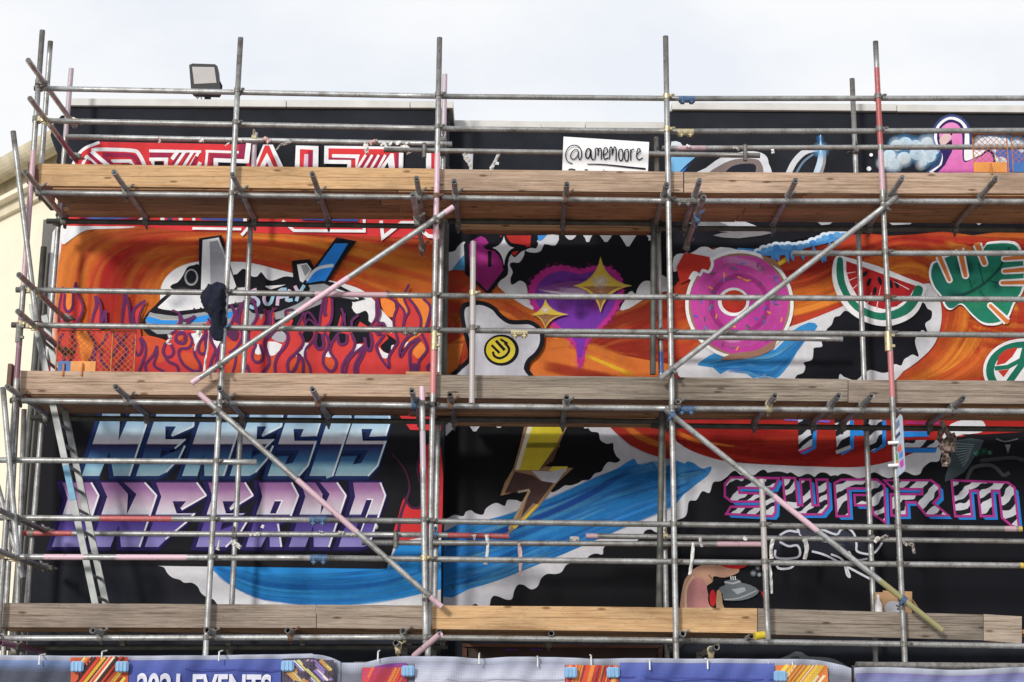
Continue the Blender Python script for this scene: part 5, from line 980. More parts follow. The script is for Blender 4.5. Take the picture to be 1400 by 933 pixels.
# ================================================================== CREAM BUILDING, far left
cw = plain('cream_render', (.85, .78, .62), .85, 0, .06, 3, .15); gut = plain('cream_gutter', (.60, .53, .38), .6, 0, .25, 5)
cb = thing('cream_building', 'sunlit cream rendered building with gutter and eaves board behind the left end of the scaffolding', 'building', (-8, 19, 0))
def L3(px, py, D): return P(px, py, D)
za = P(72, 183, 17.2).z
p0 = P(104, 230, 17.25); d = Vector((-.66, .75, 0)).normalized(); nrm = Vector((-d.y, d.x, 0)); 
if nrm.y > 0: nrm = -nrm
def along(t, off, z): q = Vector((p0.x, p0.y, 0)) + d*t + nrm*off; return Vector((q.x, q.y, z))
wt = za - .42
def slab(name, t0, t1, o0, o1, z0, z1, mat, label=None):
    V = [along(t, o, z) for z in (z0, z1) for t, o in ((t0, o0), (t1, o0), (t1, o1), (t0, o1))]
    F = [[0, 1, 2, 3], [7, 6, 5, 4], [0, 4, 5, 1], [1, 5, 6, 2], [2, 6, 7, 3], [3, 7, 4, 0]]
    return solid(name, V, F, mat, cb, label=label)
slab('wall', 0, 14, -4, 0, 0, wt, cw); slab('fascia_board', 0, 14.02, 0, .06, wt-.12, wt-.004, plain('cream_board', (.72, .64, .48), .7, 0, .1, 4)); slab('soffit', 0, 14.02, -.2, .17, wt, wt+.05, cw); slab('roof', 0, 14, -4, .0, wt+.052, za-.02, gut)
V = []; F = []; n = 12                                  # half-round gutter
for t in (0, 14):
    for rr in (.15, .135):
        for k in range(n+1):
            a = math.pi + math.pi*k/n; V.append(along(t, .155+rr*math.cos(a), za+.0+rr*1.15*math.sin(a)))
m_ = n+1
for k in range(n):
    F += [[k, k+1, 2*m_+k+1, 2*m_+k], [m_+k+1, m_+k, 3*m_+k, 3*m_+k+1], [k+1, k, m_+k, m_+k+1], [2*m_+k, 2*m_+k+1, 3*m_+k+1, 3*m_+k]]
F += [[0, 2*m_, 3*m_, m_], [n, m_+n, 3*m_+n, 2*m_+n]]
solid('gutter', V, F, gut, cb, smooth=False)
# ================================================================== FLOODLIGHT
fz_ = thing('floodlight', 'black-framed LED floodlight on a post above the parapet coping', 'floodlight', P(282, 137, 16.55))
blk = plain('black_aluminium', (.010, .011, .015), .6, 0, .2, 30)
fp = [P(x, y, 16.35) for x, y in ((258.5, 89), (263, 87), (294, 88), (297.5, 91), (300, 121), (298, 124), (264, 123), (261, 121))]
V, F = hexa(fp, [p+Y*.12-Z*.03 for p in fp]); body = solid('housing', V, F, blk, fz_)
V, F = hexa([P(x, y, 16.346) for x, y in ((262.5, 91.5), (293, 92), (296, 113.5), (265.5, 115))], [P(x, y, 16.352) for x, y in ((262.5, 91.5), (293, 92), (296, 113.5), (265.5, 115))])
solid('lens', V, F, plain('frosted_lens', (.34, .32, .32), .3, 0, .08, 6), fz_)
for k in range(7):
    x = 264+k*5; V, F = hexa([P(x, 90, 16.5), P(x+1.2, 90, 16.5), P(x+3.2, 120, 16.5), P(x+2, 120, 16.5)], [P(x, 90, 16.5)+Y*.05, P(x+1.2, 90, 16.5)+Y*.05, P(x+3.2, 120, 16.5)+Y*.05, P(x+2, 120, 16.5)+Y*.05]); solid('cooling_fin', V, F, blk, fz_)
def rod(name, pts, r, mat, parent, cols=None, n=8, label=None, smooth=True):
    V = []; F = []
    for a, b in zip(pts[:-1], pts[1:]):
        v, f, _ = tubeVF(a, b, r, n=n, hollow=False); k = len(V); V += v; F += [[i+k for i in g] for g in f]
    return solid(name, V, F, mat, parent, smooth=smooth, label=label)
rod('post', [P(284, 140, 16.55), P(284, 124, 16.5)], .035, blk, fz_); rod('bracket', [P(275, 128, 16.5), P(293, 129, 16.5)], .018, blk, fz_)
rod('bracket_arm', [P(298, 108, 16.42), P(303, 118, 16.45), P(302, 124, 16.5), P(292, 127, 16.5)], .010, blk, fz_)
rod('cable', [P(268, 124, 16.5), P(266, 130, 16.5), P(270, 135, 16.5), P(274, 130, 16.5), P(276, 137, 16.55)], .006, plain('pale_cable', (.4, .4, .4), .6), fz_, n=6)
# ================================================================== HANDWRITTEN SIGN
sg = thing('handwritten_sign', 'white board with @amemoore handwritten in black marker propped on the top deck', 'sign', P(828, 272, 15.85))
white = plain('white_board', (.80, .80, .82), .5, 0, .05, 3, .05)
sp = [P(770.5, 187, 15.9), P(887.5, 194.5, 15.9), P(886, 232, 15.87), P(883, 272, 15.86), P(768, 262, 15.86), P(768.5, 235, 15.87)]
V, F = hexa(sp, [p+Y*.012 for p in sp]); solid('board', V, F, white, sg)
ink = plain('black_marker', (.015, .02, .03), .6, 0, .1, 20)
def ink_line(pts, w, D=15.86, name='lettering'):
    pass
class Ink(Pic): pass
sk = Ink('handwriting', 15.868, None, parent=sg); sk.k = 1
def Z7(pts): return [(760+x/7, 170+y/7) for x, y in pts]
for pts, w in [([(215, 250), (180, 245), (150, 275), (140, 310), (160, 335), (190, 325), (212, 290), (215, 258), (214, 300), (225, 338), (242, 320), (246, 275), (235, 235), (205, 207), (165, 202), (125, 220), (100, 260), (93, 300), (105, 345), (130, 368), (158, 376)], 1.4),
    ([(330, 250), (318, 235), (300, 240), (287, 270), (287, 310), (305, 325), (325, 300), (334, 245), (335, 290), (345, 332), (365, 340)], 1.9), ([(372, 338), (378, 290), (376, 250), (380, 235), (400, 232), (404, 260), (402, 300), (410, 240), (428, 232), (434, 260), (434, 338)], 1.6),
    ([(455, 300), (490, 270), (490, 235), (470, 225), (458, 250), (455, 300), (468, 335), (500, 320)], 1.6), ([(508, 335), (516, 290), (515, 240), (528, 218), (538, 240), (538, 290), (556, 225), (570, 222), (576, 260), (575, 352)], 1.6),
    ([(622, 240), (605, 250), (600, 300), (610, 342), (632, 345), (642, 300), (636, 250), (620, 238)], 1.6), ([(680, 240), (662, 255), (655, 300), (665, 345), (685, 350), (694, 300), (690, 250), (678, 240)], 1.6),
    ([(714, 240), (716, 290), (716, 348), (716, 280), (730, 245), (750, 240)], 1.6), ([(775, 290), (805, 262), (802, 238), (785, 238), (775, 270), (775, 320), (795, 340), (832, 322)], 1.6),
    ([(120, 437), (140, 430), (165, 432), (185, 438)], 1.6), ([(275, 437), (290, 434), (305, 438)], 1.2), ([(455, 436), (462, 434)], 1.4)]:
    sk.stroke(Z7(pts), w, (20, 26, 40), smooth=4)
sk.stroke(Z7([(300, 382), (420, 384), (560, 396), (700, 412), (858, 428)]), (1.2, 2.6), (20, 26, 40), smooth=3); sk.done()
# ================================================================== JACKET
jk = None
def cloth(name, rings, mat, n=22, amp=.02, seed=0, parent=None):
    rr_ = []
    for a_, b_ in zip(rings[:-1], rings[1:]):
        for t in (0, .34, .67): rr_.append(tuple(u+(v-u)*t for u, v in zip(a_, b_)))
    rings = rr_+[rings[-1]]
    V = []; F = []
    for i, (px, py, D, rx, ry) in enumerate(rings):
        c = P(px, py, D)
        for k in range(n):
            a = 2*math.pi*k/n; f = 1 + .16*math.sin(3*a+i*.17+seed) + .07*math.sin(7*a-i*.3)
            q = c + X*rx*.88*math.cos(a)*f + Y*ry*math.sin(a)*f
            nn = noise.noise_vector(Vector((q.x*14, q.y*14, q.z*8))+Vector((seed, 0, 0))); nn2 = noise.noise_vector(q*30)
            V.append(q + nn*amp + nn2*amp*.5)
    for i in range(len(rings)-1):
        for k in range(n): F.append([i*n+k, i*n+(k+1) % n, (i+1)*n+(k+1) % n, (i+1)*n+k])
    F += [[k for k in range(n)][::-1], [(len(rings)-1)*n+k for k in range(n)]]
    return solid(name, V, F, mat, parent, smooth=True)
navy = plain('navy_cloth', (.004, .007, .022), .95, 0, .35, 8, .6)
rg = [(297, 390, 14.96, .04, .03), (296, 392.5, 14.95, .085, .05), (294.5, 397, 14.94, .10, .07), (293.5, 404, 14.93, .112, .08), (293, 411, 14.93, .112, .085), (293.5, 418, 14.93, .108, .08), (295.5, 424, 14.93, .09, .075), (297, 430, 14.93, .072, .06), (298, 441, 14.94, .066, .05), (297, 450, 14.94, .062, .045), (297.5, 458, 14.94, .05, .04), (298, 463, 14.94, .035, .03), (298.5, 466, 14.94, .012, .01)]
jk = cloth('hanging_jacket', rg, navy, 40, .032, 3)
tag(jk, 'dark navy jacket bundled up and hung on the second upright from the left', 'jacket')
# ================================================================== LADDER
alu = plain('dull_aluminium', (.27, .285, .285), .5, .5, .2, 12); blp = plain('blue_smeared_aluminium', (.16, .36, .52), .6, .1, .3, 9)
ld = thing('ladder', 'grey aluminium ladder with a blue-stained stile leaning between the middle and bottom decks', 'ladder', P(132, 824, 15.5))
def bar(name, a, b, wy, wx, mat, parent, label=None):
    d = (b-a).normalized(); s = d.cross(Y).normalized(); f = [a+s*wx/2-Y*wy/2, a-s*wx/2-Y*wy/2, a-s*wx/2+Y*wy/2, a+s*wx/2+Y*wy/2]
    V = f + [p+(b-a) for p in f]; F = [[0, 1, 2, 3], [7, 6, 5, 4], [0, 4, 5, 1], [1, 5, 6, 2], [2, 6, 7, 3], [3, 7, 4, 0]]
    return solid(name, V, F, mat, parent, label=label)
A0, A1 = P(43.5, 416, 15.3), P(131, 828, 15.3); B0 = Vector((A0.x, 15.74, A0.z)); B1 = Vector((A1.x, 15.74, A1.z))
bar('stile', A0, A1, .03, .058, alu, ld); bar('stile', B0, B1, .03, .058, alu, ld)
bar('paint_smear', A0+(A1-A0)*.545-Y*.017, A0+(A1-A0)*.66-Y*.017, .006, .056, blp, ld)
nr = 14
for k in range(nr):
    t = (k+.6)/nr; q = A0+(A1-A0)*t; q2 = B0+(B1-B0)*t; rod('rung', [q, q2], .015, alu, ld, n=8)
# ================================================================== MESH GUARDS
orm = plain('orange_painted_wire', (.50, .17, .05), .6, .1, .3, 20); orp = plain('orange_plate', (.66, .26, .05), .55, 0, .2, 8); blu = plain('blue_plate', (.03, .13, .38), .55, 0, .25, 8)
def guard(x0, y0, x1, y1, D, label, plates, mids):
    t = thing('mesh_guard', label, 'mesh guard', P((x0+x1)/2, y1, D), 'orange wire mesh guards hooked on the scaffold rails')
    a, b = P(x0, y0, D), P(x1, y1, D); V = []; F = []
    def wire(p, q, r):
        v, f, _ = tubeVF(p, q, r, n=5, hollow=False)
        k = len(V); V.extend(v); F.extend([[i+k for i in g] for g in f])
    xl_, xr_, zt_, zb_ = a.x, b.x, a.z, b.z; pitch = .055; H_ = zt_-zb_
    xx = xl_ - H_
    while xx < xr_:
        for s in (1, -1):
            p = Vector((xx, D, zb_ if s > 0 else zt_)); q = Vector((xx+H_, D, zt_ if s > 0 else zb_))
            dd = q-p; lo = max(0, (xl_-p.x)/H_); hi = min(1, (xr_-p.x)/H_)
            if hi > lo: wire(p+dd*lo, p+dd*hi, .0028)
        xx += pitch
    o = solid('wire_mesh', V, F, orm, t); o['kind'] = 'stuff'
    for p, q in (((xl_, zt_), (xr_, zt_)), ((xl_, zb_), (xr_, zb_)), ((xl_, zt_), (xl_, zb_)), ((xr_, zt_), (xr_, zb_))):
        rod('frame_wire', [Vector((p[0], D-.006, p[1])), Vector((q[0], D-.006, q[1]))], .006, orm, t, n=6)
    for mx_ in mids:
        q = P(mx_, y0, D); rod('frame_wire', [Vector((q.x, D-.006, zt_)), Vector((q.x, D-.006, zb_))], .008, orm, t, n=6)
    for (px0, py0, px1, py1, mt) in plates:
        p, q = P(px0, py0, D-.012), P(px1, py1, D-.012); box('plate', p.x, q.x, D-.016, D-.009, q.z, p.z, mt, t, label='blue plate' if mt is blu else 'orange plate')
        rod('hook', [Vector(((p.x+q.x)/2, D-.03, p.z-.02)), Vector(((p.x+q.x)/2, D-.05, q.z-.03))], .008, orm, t, n=6)
    return t
guard(80, 452, 183, 511, 15.12, 'orange wire mesh guard with orange and blue plates, left end of middle deck', [(97, 494, 130, 511, orp), (80, 494, 96, 511, blu)], [155])
guard(1329, 184, 1379, 236, 15.12, 'orange wire mesh guard with wide orange plate in front of the pink flamingo', [(1331, 222, 1377, 236, orp)], [])
guard(1382, 184, 1450, 236, 15.12, 'orange wire mesh guard with a blue plate at the right edge', [(1385, 223, 1440, 236, blu)], [])
# ================================================================== TAG SIGN ON UPRIGHT
tg = thing('safety_tag_board', 'tall white notice board with coloured squares strapped edge-on to the right upright', 'sign', P(1229, 652, 14.9))
tp_ = [(1231, 566), (1234, 570), (1238, 640), (1236, 645), (1225, 654), (1223.5, 650), (1219.5, 590), (1219.5, 581)]
def TG(x, y, o=0): return P(x, y, 14.93 + (1229-x)*.012 + o)
V, F = hexa([TG(*p) for p in tp_], [TG(*p)+Y*.02 for p in tp_]); solid('panel', V, F, plain('pale_blue_plastic', (.50, .58, .72), .4, 0, .15, 10, .05), tg)
def quadp(name, pts, mat, o): V, F = hexa([TG(x, y, -o) for x, y in pts], [TG(x, y, -o)+Y*.001 for x, y in pts]); return solid(name, V, F, mat, tg)
cmat = {k: plain('print_'+k, lin(v), .5, 0, .1, 10, .02) for k, v in dict(grey=(120, 128, 156), red=(226, 110, 92), green=(96, 160, 92), blue=(96, 140, 226), magenta=(200, 70, 176), white=(224, 228, 234), orange=(222, 150, 110), navy=(62, 68, 108)).items()}
for pts, c in (([(1221, 583), (1229, 573), (1230, 582), (1221, 592)], 'grey'), ([(1221, 594), (1230, 584), (1230, 588), (1221, 598)], 'white'), ([(1221, 600), (1230, 590), (1231, 594), (1221.5, 604)], 'navy'), ([(1222, 606), (1226, 602), (1227, 617), (1223, 620)], 'grey'),
               ([(1227, 612), (1232, 606), (1233, 616), (1228, 620)], 'red'), ([(1223, 622), (1227, 619), (1228, 628), (1224, 631)], 'green'), ([(1229, 621), (1234, 616), (1234.5, 624), (1229.5, 628)], 'blue'), ([(1224, 632), (1228, 629), (1228.5, 637), (1224.5, 640)], 'orange'), ([(1230, 632), (1235, 627), (1235.5, 637), (1231, 641)], 'magenta')): quadp('coloured_square', pts, cmat[c], .003)
for y in (606, 637): rod('strap', [P(1214, y, 14.95), P(1229, y-1, 14.93)], .016, white, tg)
# ================================================================== CARDBOARD, BOTTLE
card = plain('brown_card', (.44, .27, .14), .85, 0, .2, 4)
cd = thing('cardboard_sheet', 'brown cardboard sheet with a pale disc standing on the bottom deck at the right', 'cardboard', P(1220, 838, 15.9))
for pts, nme in (([(1196, 810), (1207, 810), (1207, 807.5), (1247, 809), (1247, 850), (1196, 848)], 'sheet'),):
    f = [P(x, y, 15.9) for x, y in pts]; V, F = hexa(f, [p+Y*.012 for p in f]); solid(nme, V, F, card, cd)
dk = Ink('disc', 15.896, 'pale grey blotched disc', parent=cd); dk.k = 1; dk.ell(1221, 832, 12, 10, (176, 180, 188), n=28); 
for _ in range(14): dk.ell(1230+R.uniform(-5, 4), 829+R.uniform(-4, 6), R.uniform(.6, 1.6), R.uniform(.5, 1.3), (50, 52, 60), n=8)
dk.done()
V = []; F = []; n = 14
for (z_, r_) in ((0, .035), (.10, .035), (.13, .022), (.15, .012), (.19, .012), (.192, .0)):
    for k in range(n): a = 2*math.pi*k/n; q = P(1201.5, 842, 15.8); V.append(q+Vector((r_*math.cos(a), r_*math.sin(a), z_)))
for i in range(5):
    for k in range(n): F.append([i*n+k, i*n+(k+1) % n, (i+1)*n+(k+1) % n, (i+1)*n+k])
o = solid('white_bottle', V, F, white, None, smooth=True); tag(o, 'small white bottle beside the cardboard on the bottom deck', 'bottle')
q = P(1253, 829, 15.85); o = rod('wooden_stick', [P(1247, 820, 15.85), P(1256, 833, 15.85)], .008, M['tan'], None); tag(o, 'thin wooden stick leaning by the cardboard sheet', 'stick')
# ================================================================== SCRAPS OF TAPE AND SHEETING ON THE RAILS
tape = plain('torn_white_tape', (.74, .73, .71), .8, 0, .15, 20, .3); tapep = plain('pink_stained_tape', (.62, .42, .40), .8, 0, .3, 25, .3); taped = plain('grubby_tape', (.46, .42, .40), .8, 0, .4, 18, .4)
GRP = 'scraps of torn tape and sheeting caught on the scaffold tubes'
def scrap(pts, w, label, D=15.93, mat=None, amp=.010, seed=None, cat='tape scrap', name='tape_scrap', parent=None):
    """a crumpled ribbon following pixel points, with thickness"""
    rr = random.Random(seed if seed is not None else hash(pts[0]) % 999)
    p = spline(pts, False, 4); V = []; n = len(p); F = []
    for i, (x, y) in enumerate(p):
        a = Vector(p[max(0, i-1)]); b = Vector(p[min(n-1, i+1)]); t = (b-a).normalized() if (b-a).length > 0 else Vector((1, 0)); nn = Vector((-t.y, t.x)); ww = (w if not isinstance(w, tuple) else w[0]+(w[1]-w[0])*i/(n-1))*rr.uniform(.75, 1.2)
        for k in (-1, 0, 1):
            V.append(P(x+nn.x*ww*.5*k, y+nn.y*ww*.5*k, D + rr.uniform(-amp, amp)*1.6 - (.012 if k == 0 else 0)))
    m0 = len(V); V += [v+Y*.0025 for v in V]
    for i in range(n-1):
        for k in (0, 1):
            a, b, c, d_ = i*3+k, i*3+k+1, i*3+k+4, i*3+k+3; F.append([a, b, c, d_]); F.append([m0+d_, m0+c, m0+b, m0+a])
        for k in (0, 2): a, b = i*3+k, (i+1)*3+k; F.append([a, b, m0+b, m0+a] if k else [b, a, m0+a, m0+b])
    F += [[1, 0, m0, m0+1], [2, 1, m0+1, m0+2]]; e = (n-1)*3; F += [[e, e+1, m0+e+1, m0+e], [e+1, e+2, m0+e+2, m0+e+1]]
    o = solid(name, V, F, mat or tape, parent)
    if parent is None: tag(o, label, cat, GRP)
    return o
scrap([(272, 191), (279, 192)], 6, 'small white tape wad on the inner rail left of the second upright')
scrap([(216.5, 188), (219, 193), (217, 196)], 3, 'tiny pink stained tape curl over the red lettering near the left', mat=tapep)
scrap([(308, 200), (311, 197), (314, 196)], 2, 'thin white curl over the red lettering beside the second upright')
scrap([(326, 192), (331, 192)], 5, 'white tape wad touching the second upright at the inner rail')
scrap([(359, 192), (364, 190), (368, 195)], 6, 'pink and white tape knot above the letter A', mat=tapep)
scrap([(399, 192), (392, 196), (384, 198), (379, 204), (376, 206)], (5, 1.5), 'twisted pointed streamer hanging from the inner rail above the letter A', mat=taped)
scrap([(500, 195), (500.5, 203), (502, 210)], 6, 'broad white strip hanging over the red letter T')
scrap([(505, 196), (511, 194), (516, 193)], 6, 'pink stained tape wad over the red letter T', mat=tapep)
scrap([(521, 200), (525, 196), (528, 201)], 4, 'white tape tent shape on the rail right of the pink wad')
scrap([(532, 199), (537, 194)], 3.5, 'slanting white tape tab third along over the letter T')
scrap([(541, 196), (548, 195)], 5, 'square white tape tab fourth along over the letter T')
scrap([(552, 195), (556, 197), (559, 194)], 3, 'thin wavy white tape tab at the right end of the row')
scrap([(548, 205), (556, 203), (560, 210)], 9, 'large crumpled white sheet scrap hanging under the double rail')
scrap([(635, 206), (637, 215), (641, 222), (644, 231)], (8, 4), 'long ragged white strip hanging over the deck board right of the centre upright')
scrap([(684, 206), (681, 214), (676, 222), (671, 231)], 4, 'slanting white strip crossing down to the deck right of the centre')
scrap([(938, 199), (944, 201)], 4, 'white tape wad on the rail above the blue painted shape')
scrap([(1056, 204), (1057, 210)], 4, 'white tape tag hanging between the two chrome loops')
scrap([(1002, 202), (1008, 203), (1010, 206)], 3, 'thin grey tape end by the double clamp on the chrome loop', mat=taped)
scrap([(231, 457), (233, 463), (228, 469), (235, 471)], (5, 1.5), 'curled white strip hanging below the aeroplane nose', D=14.99)
scrap([(272, 452), (270, 466), (266, 480)], (7, 2), 'wide white streamer below the aeroplane beside the jacket', D=14.99)
scrap([(286, 452), (284, 475), (281, 492), (279, 510)], (1.5, 3.5), 'long thin white streamer reaching the middle deck beside the jacket', D=14.99)
scrap([(360, 718), (358, 722)], 4, 'small white tab under the rail over the violet lettering', D=14.99)
scrap([(300, 738), (299, 746), (297, 752)], (2, 5), 'narrow white rag beside the second upright over the violet lettering')
scrap([(315, 741), (322, 744), (329, 749)], 6, 'pale rag end tied round the inner upright over the violet lettering')
scrap([(341, 731), (349, 731), (355, 730)], 4.5, 'crumpled white tape on the inner rail over the violet lettering')
scrap([(436, 727), (441, 728)], 3.5, 'white tape fleck on the inner rail under the blue sleeve')
scrap([(462, 728), (470, 729)], 4.5, 'left of two white tape wads beside the pink brace')
scrap([(479, 731), (487, 732)], 5, 'right of two white tape wads beside the pink brace')
scrap([(515, 718), (515, 722), (512, 723)], 3.5, 'bright white hooked tab at the end of the violet lettering', D=14.99)
scrap([(665, 731), (667, 745), (664, 772)], (5, 5), 'long white strip with a yellow tip hanging over the blue wave', D=15.9)
scrap([(648, 731), (649, 739)], (6, 1.5), 'pointed white tab on the red tube over the blue wave', D=15.9)
scrap([(709, 741), (711, 754), (712, 786)], (6, 4), 'long grubby pink strip hanging over the blue wave', mat=tapep, D=15.9)
scrap([(779, 737), (792, 737)], 6, 'dull tape wad on the pink tube end over the wave', mat=taped, D=15.9)
scrap([(957, 734), (958, 742), (960, 748)], 4, 'white zigzag tape tied round the double rail above the painted hand', D=15.9)
scrap([(1018, 739), (1020, 734)], 6, 'square white tab on the inner rail above the painted hand')
scrap([(948, 742), (946, 765), (943, 786)], (4.5, 4), 'long white strip hanging down to the painted wrist', D=15.0)
scrap([(1057, 737), (1054, 752), (1055, 764)], 5.5, 'broad white strip with a dark hole left of the painted fly', D=15.9)
scrap([(1100, 737), (1103, 750), (1100, 765)], 6.5, 'broad white strip with a dark hole across the painted fly', D=15.9)
scrap([(1052, 770), (1054, 790), (1055, 812)], 4, 'ragged white strip beside the short white post', D=15.0)
scrap([(1196, 742), (1200, 736), (1203, 738)], 5, 'pale knot of rag tied to the inner upright by the painted fly')
scrap([(1204, 737), (1210, 733), (1214, 734)], 4, 'pale green rag end right of the painted fly', mat=taped)
scrap([(1234, 740), (1240, 745), (1247, 744), (1249, 752), (1250, 757)], 4, 'tangled grey rag on the inner rail right of the right upright', mat=taped)
rgm = plain('stained_pink_rag', (.46, .37, .33), .9, 0, .75, 16, .8)
kr = thing('knotted_rag', 'stained beige rag knotted on the inner ledger beside the painted word THE', 'rag', P(1292, 590, 15.9), GRP)
for k, (pts, w_) in enumerate([([(1288, 588), (1284, 598), (1290, 606)], 7), ([(1293, 588), (1300, 600), (1304, 612), (1299, 618)], 7), ([(1291, 600), (1297, 608), (1293, 618)], 9), ([(1298, 606), (1289, 612), (1293, 622), (1290, 630), (1292, 638)], (10, 7)), ([(1303, 592), (1306, 602), (1300, 610)], 5), ([(1286, 606), (1294, 612), (1303, 613)], 8), ([(1294, 622), (1297, 630), (1293, 637)], 6)]):
    scrap(pts, w_, '', D=15.86-.012*k, mat=rgm, amp=.03, seed=k+40, name='rag_fold', parent=kr)
scrap([(1287, 576), (1294, 590), (1302, 600)], 7, 'brown rag tail above the stained beige rag', mat=taped, name='tape_scrap'); 
rods = [(580, 196, 580, 216), (1019, 198, 1019, 220), (541, 726, 541, 750)]
for x0, y0, x1, y1 in rods: 
    o = rod('double_clamp', [P(x0, y0, 15.88), P(x1, y1, 15.88)], .022, M['clamp'], scaf); 
    for yy in (y0+3, y1-3): pass
# ================================================================== BROWN SHOPFRONT FRAME under the bottom deck
bf = plain('red_brown_timber', (.14, .055, .03), .6, 0, .4, 5)
sf = thing('timber_sign_frame', 'dark red-brown timber frame low on the wall just above the middle banners', 'frame', P(770, 896, 16.6))
for x0, y0, x1, y1 in ((632, 880, 906, 884.5), (632, 884.6, 638, 930), (900, 884.6, 906, 930)):
    f = [P(x, y, 16.6) for x, y in ((x0, y0), (x1, y0+2), (x1, y1+2), (x0, y1))]; V, F = hexa(f, [p+Y*.1 for p in f]); solid('frame_rail', V, F, bf, sf)
f = [P(x, y, 16.64) for x, y in ((638, 885), (900, 887), (900, 930), (638, 930))]; V, F = hexa(f, [p+Y*.03 for p in f]); solid('panel', V, F, plain('dark_brown_board', (.05, .022, .014), .6, 0, .5, 4), sf)
for x in (700, 735): f = [P(a, b, 16.635) for a, b in ((x-10, 887), (x+8, 887), (x+6, 890), (x-8, 890))]; V, F = hexa(f, [p+Y*.004 for p in f]); solid('purple_light_patch', V, F, plain('purple_light_colour', (.12, .02, .22), .6), sf)  # purple lights on the board, put in as flat coloured patches
# ================================================================== FENCE AND PRINTED BANNERS
DF = 8.5
fe = thing('barrier_fence', 'temporary steel mesh fence along the foreground carrying the printed banners', 'fence', (0, DF+.05, 0))
zf = P(300, 900, DF).z
def bars(x0, x1):
    a = P(x0, 910, DF+.05); b = P(x1, 910 + (x1-x0)*.008, DF+.05)
    rod('top_rail', [a, b], .018, M['clamp'], fe)
    for q in (a, b): rod('post', [q, Vector((q.x, q.y, .0))], .02, M['clamp'], fe)
bars(-260, 470); bars(484, 1150); bars(1170, 1700)
def mixprint(name, parent, pts, c, D, label=None, c2=None): pass
M['banner'] = make_paint('printed_banner_mesh')
def weave():
    m = M['banner']; nt = m.node_tree; b = nt.nodes['Principled BSDF']; t = N(nt, 'ShaderNodeTexCoord')
    w1 = N(nt, 'ShaderNodeTexWave', bands_direction='X'); w1.inputs['Scale'].default_value = 26; w2 = N(nt, 'ShaderNodeTexWave', bands_direction='Z'); w2.inputs['Scale'].default_value = 26
    nt.links.new(t.outputs['Object'], w1.inputs[0]); nt.links.new(t.outputs['Object'], w2.inputs[0])
    mm = N(nt, 'ShaderNodeMath', operation='MULTIPLY'); nt.links.new(w1.outputs['Fac'], mm.inputs[0]); nt.links.new(w2.outputs['Fac'], mm.inputs[1])
    r = ramp(nt, mm.outputs[0], [(0, (.86, .86, .87)), (1, (1.04, 1.04, 1.04))]); src = b.inputs['Base Color'].links[0].from_socket
    nt.links.new(mixc(nt, src, r.outputs[0], 1.0, 'MULTIPLY'), b.inputs['Base Color']); b.inputs['Roughness'].default_value = .7
weave()
def wav(x, y): return .022*math.sin(x*.021+1.2) + .014*math.sin(x*.067+y*.05) + .006*math.sin(x*.19+y*.11)
class Ban(Pic):
    def surf(s, top, xs, yb, colf):
        D0 = s.dep(); ys = [k/36 for k in range(37)]
        base = len(s.V); n = len(xs)
        for v in ys:
            for x in xs:
                y = top(x) + (yb-top(x))*v; s.V.append(P(x, y, D0)); s.V[-1].y += wav(x, y); s.C.append((*paint(colf(x, y)), 1))
        for j in range(len(ys)-1):
            for i in range(n-1): a = base+j*n+i; s.F.append([a, a+1, a+n+1, a+n])
    def done(s):
        for i, v in enumerate(s.V):
            pass
        return Pic.done(s)
def make_banner(x0, x1, top, label, prints, zb=1500):
    t = thing('printed_banner', label, 'banner', P((x0+x1)/2, 905, DF-.03), 'printed mesh banners tied to the fence')
    b = Ban('mesh_fabric', DF, None, parent=t, mat='banner', base=0)
    xs = [x0 + (x1-x0)*i/240 for i in range(241)]
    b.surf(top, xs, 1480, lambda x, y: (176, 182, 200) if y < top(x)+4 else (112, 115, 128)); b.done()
    k = 55
    for nm, lb, fn in prints:
        p = Ban(nm, DF, lb, parent=t, mat='banner', base=k); fn(p, top); k = p.k+6
        for i, v in enumerate(p.V):
            # follow the folds of the fabric
            d_ = v - Vector((0, 0, EYE)); px = 700 + F_PX*d_.dot(Rv)/d_.dot(Fv); py = 466.5 - F_PX*d_.dot(Uv)/d_.dot(Fv); p.V[i] = v + Y*(wav(px, py))
        p.done()
    return t
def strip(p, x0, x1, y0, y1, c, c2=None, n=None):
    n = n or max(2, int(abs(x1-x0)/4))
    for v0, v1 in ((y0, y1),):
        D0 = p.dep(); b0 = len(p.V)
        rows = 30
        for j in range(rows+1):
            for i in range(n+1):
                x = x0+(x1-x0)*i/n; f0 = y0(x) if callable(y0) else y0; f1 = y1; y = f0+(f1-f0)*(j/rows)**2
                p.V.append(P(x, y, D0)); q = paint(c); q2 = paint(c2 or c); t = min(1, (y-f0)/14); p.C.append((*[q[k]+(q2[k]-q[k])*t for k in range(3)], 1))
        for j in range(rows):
            for i in range(n): a = b0+j*(n+1)+i; p.F.append([a, a+1, a+n+2, a+n+1])
def streaks(p, x0, x1, y0, y1, cols, slope, n, seed=1):
    rr = random.Random(seed)
    strip(p, x0, x1, lambda x: y0, y1, cols[0])
    y1 = y0+110
    for _ in range(n*2):
        x = rr.uniform(x0-(y1-y0)*abs(slope), x1+(y1-y0)*abs(slope)); w_ = rr.uniform(2, 7); pts = []
        for k in range(9):
            yy = y0+(y1-y0)*k/8; xx = x-slope*(yy-y0)
            if x0+w_*.6 <= xx <= x1-w_*.6: pts.append((xx, yy))
        if len(pts) > 1: p.stroke(pts, w_, rr.choice(cols[1:]), soft=1, a=.9, step=.3)
bc_ = plain('pale_blue_clip', (.22, .42, .66), .45, 0, .2, 10); tie = plain('white_cable_tie', (.7, .7, .68), .5)
